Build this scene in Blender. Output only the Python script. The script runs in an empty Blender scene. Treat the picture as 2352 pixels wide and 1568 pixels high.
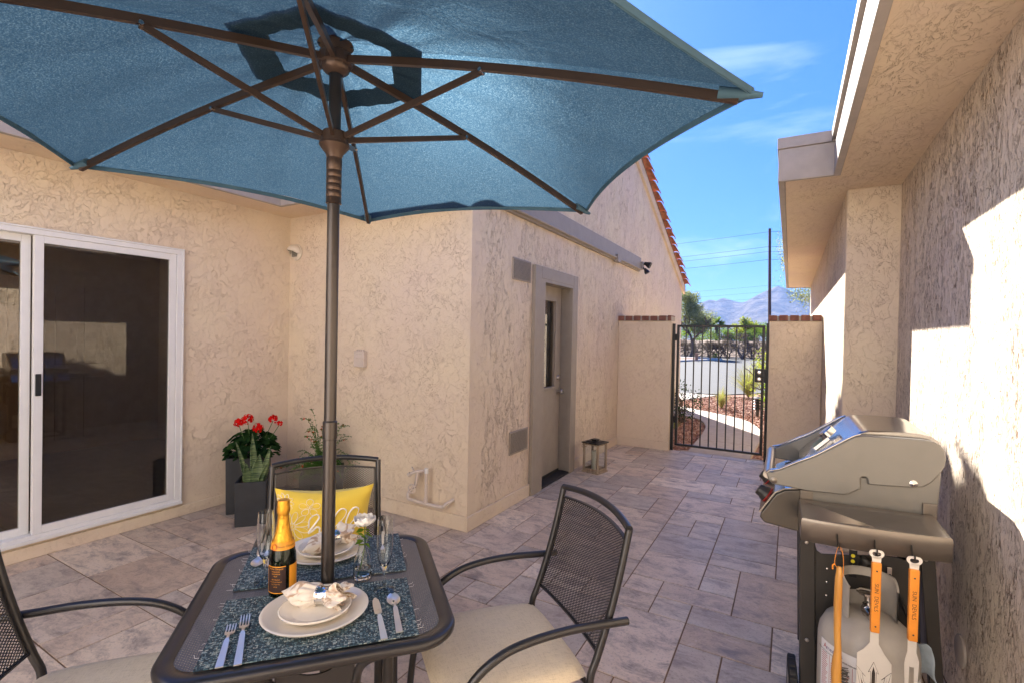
import bpy, bmesh, math, random
import numpy as np
from mathutils import Vector, Matrix
from math import sin, cos, pi, radians, sqrt
SC = bpy.context.scene
COL = SC.collection
rng = random.Random(7)
# ---------------------------------------------------------------- camera
_w, _h = 2352.0, 1568.0
v1 = np.array([1815 - _w/2, 784 - _h/2]); v2 = np.array([-826 - _w/2, 731 - _h/2])
FPX = math.sqrt(-(v1 @ v2))
Yc = np.array([v1[0], v1[1], FPX]); Yc /= np.linalg.norm(Yc)
Xc = -np.array([v2[0], v2[1], FPX]); Xc /= np.linalg.norm(Xc)
Zc = np.cross(Xc, Yc)
R = np.stack([Xc, Yc, Zc], 1)
cam = bpy.data.cameras.new('camera'); camo = bpy.data.objects.new('camera', cam); COL.objects.link(camo)
cam.sensor_width = 36; cam.lens = FPX/_w*36; cam.clip_start = 0.05; cam.clip_end = 20000
m = Matrix(((R[0][0], -R[1][0], -R[2][0], 0), (R[0][1], -R[1][1], -R[2][1], 0), (R[0][2], -R[1][2], -R[2][2], 1.52), (0, 0, 0, 1)))
camo.matrix_world = m
SC.camera = camo
# ---------------------------------------------------------------- sun, sky, exposure
SUND = Vector((-1.0, 1.5, 1.36)).normalized()
EL = math.asin(SUND.z); AZ = math.atan2(SUND.x, SUND.y)
sun = bpy.data.lights.new('sun', 'SUN'); suno = bpy.data.objects.new('sun', sun); COL.objects.link(suno)
sun.energy = 3.15; sun.angle = radians(0.53); sun.color = (1.0, 0.95, 0.88)
suno.rotation_euler = SUND.to_track_quat('Z', 'Y').to_euler(); suno.location = (-10, 15, 14)
SC.view_settings.view_transform = 'Standard'; SC.view_settings.look = 'None'; SC.view_settings.gamma = 1
SC.view_settings.exposure = 2.80
W = bpy.data.worlds.new('World'); SC.world = W; W.use_nodes = True
nt = W.node_tree; nt.nodes.clear()
def N(t, ty, **k):
    n = t.nodes.new(ty)
    for a, b in k.items(): setattr(n, a, b)
    return n
sky = N(nt, 'ShaderNodeTexSky', sky_type='NISHITA', sun_disc=False, sun_elevation=EL, sun_rotation=AZ, altitude=350, air_density=1.0, dust_density=0.6, ozone_density=1.6)
tc = N(nt, 'ShaderNodeTexCoord')
mp = N(nt, 'ShaderNodeMapping'); mp.inputs['Scale'].default_value = (1.3, 1.3, 4.2); mp.inputs['Location'].default_value = (0.4, 0.1, 0.35)
nz = N(nt, 'ShaderNodeTexNoise'); nz.inputs['Scale'].default_value = 1.7; nz.inputs['Detail'].default_value = 7; nz.inputs['Roughness'].default_value = 0.55; nz.inputs['Distortion'].default_value = 0.5
rp = N(nt, 'ShaderNodeValToRGB'); rp.color_ramp.elements[0].position = 0.55; rp.color_ramp.elements[1].position = 0.92
rp.color_ramp.elements[0].color = (0, 0, 0, 1); rp.color_ramp.elements[1].color = (0.75, 0.75, 0.75, 1)
mx = N(nt, 'ShaderNodeMix', data_type='RGBA'); mx.inputs['B'].default_value = (4.0, 4.6, 5.6, 1)
bg = N(nt, 'ShaderNodeBackground'); bg.inputs['Strength'].default_value = 0.055
ou = N(nt, 'ShaderNodeOutputWorld')
L = nt.links.new
L(tc.outputs['Generated'], mp.inputs['Vector']); L(mp.outputs[0], nz.inputs['Vector']); L(nz.outputs['Fac'], rp.inputs['Fac'])
gm = N(nt, 'ShaderNodeGamma'); gm.inputs['Gamma'].default_value = 0.62
hs = N(nt, 'ShaderNodeHueSaturation'); hs.inputs['Saturation'].default_value = 1.15; hs.inputs['Value'].default_value = 1.0
L(sky.outputs[0], gm.inputs['Color']); tn = N(nt, 'ShaderNodeMix', data_type='RGBA', blend_type='MULTIPLY'); tn.inputs['Factor'].default_value = 1; tn.inputs['B'].default_value = (.40, .60, 1.14, 1)
L(gm.outputs[0], tn.inputs['A']); L(tn.outputs['Result'], hs.inputs['Color'])
L(rp.outputs['Color'], mx.inputs['Factor']); L(hs.outputs[0], mx.inputs['A']); L(mx.outputs['Result'], bg.inputs['Color']); L(bg.outputs[0], ou.inputs['Surface'])
SC.cycles.max_bounces = 8; SC.cycles.diffuse_bounces = 5; SC.cycles.transparent_max_bounces = 16
SC.cycles.transmission_bounces = 8; SC.cycles.sample_clamp_indirect = 6

# ---------------------------------------------------------------- materials
MATS = {}
class MT:
    """small node-graph helper"""
    def __init__(s, name):
        s.m = bpy.data.materials.new(name); s.m.use_nodes = True; s.t = s.m.node_tree; s.t.nodes.clear()
        s.o = s.t.nodes.new('ShaderNodeOutputMaterial')
        s.p = s.t.nodes.new('ShaderNodeBsdfPrincipled'); s.l(s.p.outputs[0], s.o.inputs['Surface'])
        MATS[name] = s.m
    def l(s, a, b): s.t.links.new(a, b)
    def n(s, ty, ins=None, **k):
        n = N(s.t, ty, **k)
        for a, b in (ins or {}).items():
            if hasattr(b, 'bl_idname') or isinstance(b, bpy.types.NodeSocket): s.l(b, n.inputs[a])
            else: n.inputs[a].default_value = b
        return n
    def coord(s, sc=(1, 1, 1), kind='Object', rot=(0, 0, 0)):
        c = s.n('ShaderNodeTexCoord')
        return s.n('ShaderNodeMapping', {'Vector': c.outputs[kind], 'Scale': sc, 'Rotation': rot}).outputs[0]
    def noise(s, v, sc, det=4, ro=.5, di=0.0): return s.n('ShaderNodeTexNoise', {'Vector': v, 'Scale': sc, 'Detail': det, 'Roughness': ro, 'Distortion': di}).outputs['Fac']
    def ramp(s, f, stops, interp='LINEAR'):
        r = s.n('ShaderNodeValToRGB', {'Fac': f}); cr = r.color_ramp; cr.interpolation = interp
        while len(cr.elements) < len(stops): cr.elements.new(0.5)
        for e, (p, c) in zip(cr.elements, stops):
            e.position = p; e.color = (c, c, c, 1) if isinstance(c, (int, float)) else (*c, 1)
        return r.outputs['Color']
    def mix(s, f, a, b, bt='MIX'):
        n = s.n('ShaderNodeMix', data_type='RGBA', blend_type=bt)
        for k, v in (('Factor', f), ('A', a), ('B', b)):
            if isinstance(v, bpy.types.NodeSocket): s.l(v, n.inputs[k])
            else: n.inputs[k].default_value = v if k == 'Factor' else (*v, 1)
        return n.outputs['Result']
    def math(s, op, a, b=0.0, c=0.0):
        n = s.n('ShaderNodeMath', operation=op)
        for i, v in enumerate((a, b, c)):
            if isinstance(v, bpy.types.NodeSocket): s.l(v, n.inputs[i])
            else: n.inputs[i].default_value = v
        return n.outputs[0]
    def bump(s, h, st=1.0, d=0.01, nrm=None):
        b = s.n('ShaderNodeBump', {'Height': h, 'Strength': st, 'Distance': d})
        if nrm: s.l(nrm, b.inputs['Normal'])
        return b.outputs[0]
    def set(s, **k):
        for a, b in k.items():
            a = {'color': 'Base Color', 'rough': 'Roughness', 'metal': 'Metallic', 'normal': 'Normal', 'spec': 'Specular IOR Level', 'trans': 'Transmission Weight', 'ior': 'IOR', 'coat': 'Coat Weight', 'sheen': 'Sheen Weight', 'alpha': 'Alpha', 'aniso': 'Anisotropic'}[a]
            if isinstance(b, bpy.types.NodeSocket): s.l(b, s.p.inputs[a])
            elif isinstance(b, tuple): s.p.inputs[a].default_value = (*b, 1)
            else: s.p.inputs[a].default_value = b
        return s

def plain(name, col, rough=.5, metal=0.0, spec=.5, var=.12, bump=0.0, bs=60, coat=0.0):
    t = MT(name); v = t.coord()
    n = t.noise(v, 9, 5, .6)
    f = t.ramp(n, [(.3, 1 - var), (.7, 1 + var)])
    c = t.mix(1.0, col, f, 'MULTIPLY')
    t.set(color=c, metal=metal, spec=spec, coat=coat)
    r = t.math('MULTIPLY_ADD', t.noise(v, 23, 4), .25 * rough, rough * .88); t.set(rough=r)
    if bump: t.set(normal=t.bump(t.noise(v, bs, 4), .6, bump))
    return t

def stucco(name, scale, depth, col=(.60, .465, .345), lw=.012, pit=.3, fine=.25, pitsc=4.5, mask=(.42, .60), lines=1.0, gshade=.20, pth=.60):
    """skip-trowel / lace finish: smooth plateaus bounded by thin torn grooves, clusters of small pits"""
    t = MT(name)
    v = t.coord(scale); u = t.coord((1, 1, 1))
    w = t.n('ShaderNodeTexNoise', {'Vector': v, 'Scale': .8, 'Detail': 2.0, 'Roughness': .5}).outputs['Color']
    vv = t.n('ShaderNodeVectorMath', {0: v, 1: t.n('ShaderNodeVectorMath', {0: w, 3: 1.6}, operation='SCALE').outputs[0]}, operation='ADD').outputs[0]
    def groove(f, c, wd): return t.math('MAXIMUM', 0.0, t.math('SUBTRACT', 1.0, t.math('DIVIDE', t.math('ABSOLUTE', t.math('SUBTRACT', f, c)), wd)))
    a = t.noise(vv, 1.0, 5, .58, .3); b = t.noise(vv, 1.9, 5, .62, .5)
    m1 = t.ramp(t.noise(v, .26, 4, .6), [(mask[0], 0), (mask[1], 1)]); m2 = t.ramp(t.noise(v, .33, 4, .6, .4), [(.45, 0), (.60, 1)])
    g1 = t.math('MULTIPLY', groove(a, .50, lw), t.math('MULTIPLY_ADD', m1, .9, .1)); g2 = t.math('MULTIPLY', groove(b, .47, lw * .9), m2)
    g = t.math('MINIMUM', 1.0, t.math('ADD', g1, g2)); g = t.math('MULTIPLY', g, lines)
    st = t.math('ADD', t.math('MULTIPLY', t.ramp(a, [(.485, 0), (.505, 1)]), .42), t.math('MULTIPLY', t.ramp(b, [(.45, 0), (.48, 1)]), .28))
    pn = t.noise(vv, pitsc, 4, .65); pk = t.math('MULTIPLY', t.ramp(pn, [(pth, 0), (pth + .05, 1)]), t.math('MULTIPLY_ADD', m2, .85, .15)); pk = t.math('MULTIPLY', pk, pit)
    h = t.math('SUBTRACT', st, t.math('ADD', g, pk))
    h = t.math('ADD', h, t.math('MULTIPLY', t.noise(u, 170, 3, .6), fine * .35))
    h = t.math('ADD', h, t.math('MULTIPLY', t.noise(u, 3.0, 3, .5), 1.2))
    big = t.noise(u, 1.1, 4, .6)
    c1 = t.mix(t.ramp(big, [(.35, 0), (.65, 1)]), tuple(x * y for x, y in zip(col, (1.02, 1.0, .93))), tuple(x * y for x, y in zip(col, (.97, .93, .94))))
    crevice_shade = t.math('MINIMUM', 1.0, t.math('ADD', t.math('MULTIPLY', g, gshade), t.math('MULTIPLY', pk, .3 if gshade < .3 else 1.0)))
    c2 = t.mix(t.math('MULTIPLY', crevice_shade, .80), c1, (.26, .155, .085))  # crevice shadow painted in brown along the grooves and pits
    t.set(color=c2, rough=.86, spec=.25, normal=t.bump(h, 1.0, depth))
    return t

STC = (.785, .665, .51); STS = (.81, .70, .56)
stucco('stucco_swirl', (11, 11, 10), .0038, col=STC, lw=.011, lines=.75, pit=.5)
stucco('stucco_lace', (12, 14, 8), .0040, col=STC, lw=.012, lines=.75, pit=.5)
stucco('stucco_streak', (12, 15, 6), .0052, col=STC, lw=.016, pit=.6, fine=.5, pitsc=3.6, mask=(.36, .52), gshade=.32)
stucco('stucco_pitted', (21, 24, 10.5), .0046, col=STS, lw=.026, pit=1.3, fine=.8, pitsc=3.0, mask=(.34, .5), gshade=.55, pth=.555)
stucco('stucco_soffit', (10, 6, 7), .0036, col=tuple(x * y for x, y in zip(STC, (1.03, 1.0, .97))), lw=.008, pit=.8, mask=(.5, .66), lines=.7)
stucco('bounce_white_stucco', (9, 11, 5.5), .0048, col=(.86, .83, .79))
plain('trim_taupe', (.335, .285, .225), .55, var=.06, bump=.0012, bs=40)
plain('fascia_paint', (.42, .36, .31), .6, var=.1, bump=.003, bs=30)
plain('vinyl_white', (.80, .79, .76), .35, var=.03)
plain('black_rubber', (.012, .012, .013), .6, var=.2)
plain('black_iron', (.011, .010, .010), .42, var=.3)
plain('bronze_metal', (.088, .076, .070), .33, metal=.8, var=.03, coat=.1)
MATS['bronze_metal'].node_tree.nodes['Principled BSDF'].inputs['Roughness'].default_value = .33
for l_ in list(MATS['bronze_metal'].node_tree.links):
    if l_.to_socket.name == 'Roughness' and l_.to_node.type == 'BSDF_PRINCIPLED': MATS['bronze_metal'].node_tree.links.remove(l_)
plain('charcoal_metal', (.040, .038, .040), .32, metal=.55, var=.04, coat=.3)
plain('mesh_metal', (.13, .137, .16), .36, metal=.4, var=.04, coat=.3)  # tabletop strands: bluish sky sheen put into the base colour
plain('umbrella_bronze', (.105, .068, .050), .36, metal=.6, var=.08)
plain('steel', (.56, .54, .52), .18, metal=1, var=.05)
plain('steel_brushed', (.50, .46, .42), .34, metal=1, var=.06)
plain('blade_steel', (.74, .71, .66), .42, metal=.45, var=.05)
plain('cutlery_steel', (.78, .76, .72), .30, metal=.85, var=.02)
plain('silver', (.72, .70, .67), .10, metal=1, var=.04)
plain('ceramic', (.80, .735, .645), .16, var=.02, coat=.4)
plain('planter_black', (.022, .024, .028), .55, var=.25, bump=.001)
plain('pvc_pipe', (.66, .56, .47), .45, var=.05)
plain('pvc_white', (.82, .80, .76), .4, var=.03)
plain('brick', (.20, .085, .060), .85, var=.45, bump=.006, bs=50)
plain('mortar', (.42, .36, .30), .9, var=.2, bump=.004)
plain('clay_tile', (.42, .17, .095), .75, var=.35, bump=.004, bs=25)
plain('grill_grey', (.225, .215, .195), .38, metal=.35, var=.03)
plain('grill_side', (.24, .212, .185), .30, metal=.75, var=.03)
plain('panel_dark', (.10, .088, .075), .35, metal=.6, var=.05)
plain('grill_dark', (.050, .046, .042), .42, metal=.3, var=.1)
plain('chrome_lid', (.40, .39, .375), .20, metal=1, var=.03)
plain('red_plastic', (.45, .02, .015), .4)
plain('yellow_paint', (.85, .72, .03), .5)
plain('orange_wood', (.78, .27, .025), .42, var=.18, coat=.15)
plain('dark_ink', (.03, .02, .015), .6)
plain('red_ink', (.42, .05, .05), .7)
plain('blue_ink', (.03, .05, .22), .7)
plain('paper_white', (.74, .73, .74), .6, var=.04)
plain('tank_grey', (.42, .385, .34), .42, var=.12)
plain('candle_wax', (.85, .78, .62), .5, var=.03)
plain('vent_paint', (.36, .30, .24), .6)
plain('seam_dark', (.10, .08, .065), .8)
plain('dryer_vent', (.70, .62, .50), .5, var=.1)
plain('concrete', (.36, .31, .265), .85, var=.12, bump=.003)
plain('kerb', (.52, .46, .40), .85, var=.1)
plain('pole_wood', (.16, .085, .060), .85, var=.4, bump=.01, bs=12)
plain('bark', (.13, .10, .08), .9, var=.4, bump=.01, bs=25)
plain('twig', (.15, .115, .10), .9, var=.35)
plain('room_wall', (.60, .50, .40), .8)
plain('room_floor', (.35, .27, .20), .6)
plain('flower_red', (.72, .008, .006), .8, spec=.08, var=.35)
plain('stem_green', (.08, .17, .03), .6, var=.3)
plain('rose_white', (.86, .83, .80), .6, var=.03)
plain('asphalt_roof', (.16, .13, .11), .9, var=.3)
plain('pillow_print', (.88, .84, .78), .8, var=.02)
plain('sign_tan', (.45, .22, .12), .7)
# wood
t = MT('weathered_wood'); v = t.coord((40, 40, 4)); n = t.noise(v, 1.0, 5, .6)
t.set(color=t.ramp(n, [(.3, (.23, .16, .10)), (.6, (.46, .35, .23)), (.8, (.60, .49, .36))]), rough=.8, normal=t.bump(n, .5, .002))
t = MT('bamboo'); v = t.coord((60, 60, 5)); n = t.noise(v, 1.0, 4, .5)
t.set(color=t.ramp(n, [(.3, (.50, .21, .035)), (.7, (.70, .36, .08))]), rough=.35, coat=.3)
# travertine
t = MT('travertine')
at = t.n('ShaderNodeAttribute', attribute_name='tile_rnd').outputs['Fac']
c0 = t.n('ShaderNodeTexCoord').outputs['Object']
cm = t.n('ShaderNodeCombineXYZ', {'X': t.math('MULTIPLY', at, 37.0), 'Y': t.math('MULTIPLY', at, 91.0), 'Z': 0.0}).outputs[0]
cc = t.n('ShaderNodeVectorMath', {0: c0, 1: cm}, operation='ADD').outputs[0]
st = t.n('ShaderNodeMapping', {'Vector': cc, 'Scale': (5.5, 9.5, 1), 'Rotation': (0, 0, .25)}).outputs[0]
n1 = t.noise(st, 1.0, 11, .74, .5); n2 = t.noise(cc, 3.0, 6, .6); n3 = t.noise(cc, 70, 4, .7)
base = t.ramp(at, [(0, (.56, .42, .30)), (.22, (.74, .60, .47)), (.42, (.46, .40, .345)), (.6, (.65, .52, .39)), (.78, (.86, .72, .56)), (1, (.53, .46, .39))])
c = t.mix(t.ramp(n1, [(.34, 1), (.53, 0)]), base, (.245, .20, .18))
c = t.mix(t.ramp(n1, [(.55, 0), (.75, .8)]), c, (.74, .645, .55))
c = t.mix(t.math('MULTIPLY', t.ramp(n2, [(.4, 0), (.7, 1)]), .35), c, (.52, .38, .29))
c = t.mix(t.math('MULTIPLY', t.ramp(n3, [(.36, 1), (.46, 0)]), .45), c, (.22, .17, .14))
t.set(color=c, rough=t.math('MULTIPLY_ADD', n2, .3, .30), spec=.45)
t.set(normal=t.bump(t.math('ADD', t.math('MULTIPLY', n1, .8), t.ramp(n3, [(.33, 0), (.45, .5)])), .5, .004))
plain('grout', (.20, .125, .075), .9, var=.15)
# fabrics
t = MT('seat_fabric'); v = t.coord((1, 1, 1)); wv = t.noise(t.coord((500, 30, 100)), 1.0, 3, .7); wv2 = t.noise(t.coord((40, 600, 100)), 1.0, 3, .7)
f = t.math('ADD', wv, wv2)
t.set(color=t.mix(t.ramp(f, [(.7, 0), (1.3, 1)]), (.50, .40, .27), (.72, .60, .43)), rough=.9, sheen=.2, normal=t.bump(f, .5, .0015, t.bump(t.noise(v, 7, 3), .5, .02)))
t = MT('placemat_weave'); v = t.coord((1, 1, 1), rot=(0, 0, 0))
def thr(sc_):
    vo = t.n('ShaderNodeTexVoronoi', {'Vector': t.coord(sc_), 'Scale': 1.0, 'Randomness': .18}); return vo
va = thr((105, 270, 1)); vb = thr((260, 130, 1)); sel = t.ramp(t.noise(t.coord((150, 150, 1)), 1.0, 1, .5), [(.49, 0), (.51, 1)], 'CONSTANT')
ra = t.n('ShaderNodeSeparateColor', {'Color': va.outputs['Color']}).outputs[0]; rb = t.n('ShaderNodeSeparateColor', {'Color': vb.outputs['Color']}).outputs[1]
fr_ = t.n('ShaderNodeMix', {'Factor': sel, 'A': ra, 'B': rb}, data_type='FLOAT').outputs['Result']; di_ = t.n('ShaderNodeMix', {'Factor': sel, 'A': va.outputs['Distance'], 'B': vb.outputs['Distance']}, data_type='FLOAT').outputs['Result']
c = t.ramp(fr_, [(.0, (.010, .022, .034)), (.38, (.022, .055, .080)), (.58, (.05, .115, .15)), (.72, (.15, .24, .27)), (.88, (.30, .36, .36)), (1, (.50, .52, .45))])
t.set(color=t.mix(t.ramp(di_, [(.35, 0), (.62, .85)]), c, (.008, .014, .020)), rough=.7, normal=t.bump(di_, .8, -.0015))
t = MT('napkin'); v = t.coord(); n = t.noise(v, 17, 3, .5, 1.6)
t.set(color=t.ramp(n, [(.40, (.40, .27, .18)), (.455, (.58, .44, .33)), (.49, (.72, .63, .53)), (.7, (.76, .70, .62))]), rough=.85, sheen=.3)
t = MT('pillow_yellow'); v = t.coord(); wv = t.noise(v, 400, 2)
t.set(color=t.mix(wv, (.72, .50, .045), (.82, .60, .085)), rough=.85, sheen=.2, normal=t.bump(wv, .3, .001, t.bump(t.noise(v, 9, 3), .5, .012)))
# umbrella cloth : diffuse + translucent + a forward-scattering lobe
t = MT('umbrella_cloth'); v = t.coord((1, 1, 1))
sp = t.noise(v, 230, 2, .8); pin = t.ramp(sp, [(.48, 0), (.72, 1)]); wr = t.noise(t.coord((3, 3, 3)), 2.0, 4, .55, .6)
colT = t.mix(pin, (.012, .031, .052), (.072, .112, .138))
nb = t.bump(wr, .5, .015, t.bump(t.noise(v, 90, 3), .3, .002))
d = t.n('ShaderNodeBsdfDiffuse', {'Color': (.075, .132, .175, 1), 'Normal': nb}).outputs[0]
tr = t.n('ShaderNodeBsdfTranslucent', {'Color': colT, 'Normal': nb}).outputs[0]
rf = t.n('ShaderNodeBsdfRefraction', {'Color': colT, 'Roughness': .75, 'IOR': 1.35, 'Normal': nb}).outputs[0]
s1 = t.n('ShaderNodeMixShader', {0: .62, 1: d, 2: tr}).outputs[0]
s2 = t.n('ShaderNodeMixShader', {0: .035, 1: s1, 2: rf}).outputs[0]
t.l(s2, t.o.inputs['Surface']); t.t.nodes.remove(t.p)
plain('umbrella_pocket', (.06, .13, .18), .8)
# glass
def glassmat(name, col=(1, 1, 1), ior=1.45, rough=0.0):
    t = MT(name); t.set(color=col, rough=rough, ior=ior, trans=1.0); return t
glassmat('clear_glass', (.96, .98, .97)); glassmat('green_glass', (.05, .16, .03), 1.5)
t = MT('window_glass'); t.t.nodes.remove(t.p)
g = t.n('ShaderNodeBsdfGlossy', {'Color': (1, 1, 1, 1), 'Roughness': .004}).outputs[0]
tp = t.n('ShaderNodeBsdfTransparent', {'Color': (.80, .74, .64, 1)}).outputs[0]
fr = t.n('ShaderNodeFresnel', {'IOR': 1.85}).outputs[0]
t.l(t.n('ShaderNodeMixShader', {0: fr, 1: tp, 2: g}).outputs[0], t.o.inputs['Surface'])
# insect screen / perforated sheet
t = MT('insect_screen'); t.set(color=(.02, .02, .02), rough=.7, alpha=.16)
# leaves
def leaf(name, a, b, tr=.35):
    t = MT(name); at = t.n('ShaderNodeAttribute', attribute_name='leaf_rnd').outputs['Fac']
    c = t.mix(at, a, b)
    d = t.n('ShaderNodeBsdfDiffuse', {'Color': c}).outputs[0]
    tl = t.n('ShaderNodeBsdfTranslucent', {'Color': t.mix(1.0, c, (1.2, 1.25, .7), 'MULTIPLY')}).outputs[0]
    t.l(t.n('ShaderNodeMixShader', {0: tr, 1: d, 2: tl}).outputs[0], t.o.inputs['Surface']); t.t.nodes.remove(t.p)
leaf('leaf_olive', (.15, .18, .09), (.42, .42, .25)); leaf('leaf_bright', (.10, .20, .02), (.32, .42, .06)); leaf('leaf_dark', (.018, .05, .018), (.05, .11, .03))
leaf('leaf_yellow', (.22, .27, .05), (.46, .46, .12)); leaf('leaf_grass', (.20, .22, .07), (.46, .42, .22)); leaf('leaf_far', (.09, .15, .05), (.22, .28, .10))
leaf('leaf_fern', (.03, .09, .015), (.09, .20, .03)); leaf('brush_dry', (.10, .075, .055), (.26, .20, .15), .1)
t = MT('snake_leaf'); v = t.coord((1, 1, 1)); w_ = t.noise(t.coord((6, 6, 90)), 1.0, 4, .7, .5)
t.set(color=t.ramp(w_, [(.44, (.025, .06, .022)), (.56, (.17, .23, .09)), (.7, (.26, .31, .13))]), rough=.45)
# ground
t = MT('red_gravel'); v = t.coord(); vo = t.n('ShaderNodeTexVoronoi', {'Vector': v, 'Scale': 22.0}); 
t.set(color=t.mix(t.noise(v, 1.5, 3), t.mix(vo.outputs['Distance'], (.30, .145, .095), (.12, .06, .045)), (.36, .20, .14)), rough=.95, normal=t.bump(vo.outputs['Distance'], 1.0, -.03))
t = MT('rock_chip'); at = t.n('ShaderNodeAttribute', attribute_name='leaf_rnd').outputs['Fac']
t.set(color=t.ramp(at, [(0, (.17, .075, .05)), (.5, (.36, .19, .135)), (1, (.52, .36, .28))]), rough=.95)
t = MT('asphalt'); v = t.coord(); n = t.noise(v, 35, 6, .8); n2 = t.noise(t.coord((.05, .5, 1)), 1.0, 4)
t.set(color=t.mix(t.math('MULTIPLY', n2, .5), t.ramp(n, [(.3, (.034, .034, .035)), (.7, (.075, .073, .072))]), (.08, .077, .075)), rough=.9, normal=t.bump(n, .5, .01))
t = MT('desert'); v = t.coord(); n = t.noise(v, .35, 8, .7)
t.set(color=t.ramp(n, [(.35, (.13, .085, .06)), (.65, (.24, .17, .125))]), rough=.95, normal=t.bump(t.noise(v, 3, 6), 1, .2))
t = MT('mountain'); v = t.coord(); n = t.noise(v, .02, 9, .7)
t.set(color=t.ramp(n, [(.35, (.12, .095, .06)), (.5, (.21, .17, .115)), (.65, (.30, .24, .17))]), rough=1.0, spec=0.0, normal=t.bump(n, 1.0, 30))
plain('far_ground', (.26, .22, .15), 1.0, var=.25)

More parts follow.
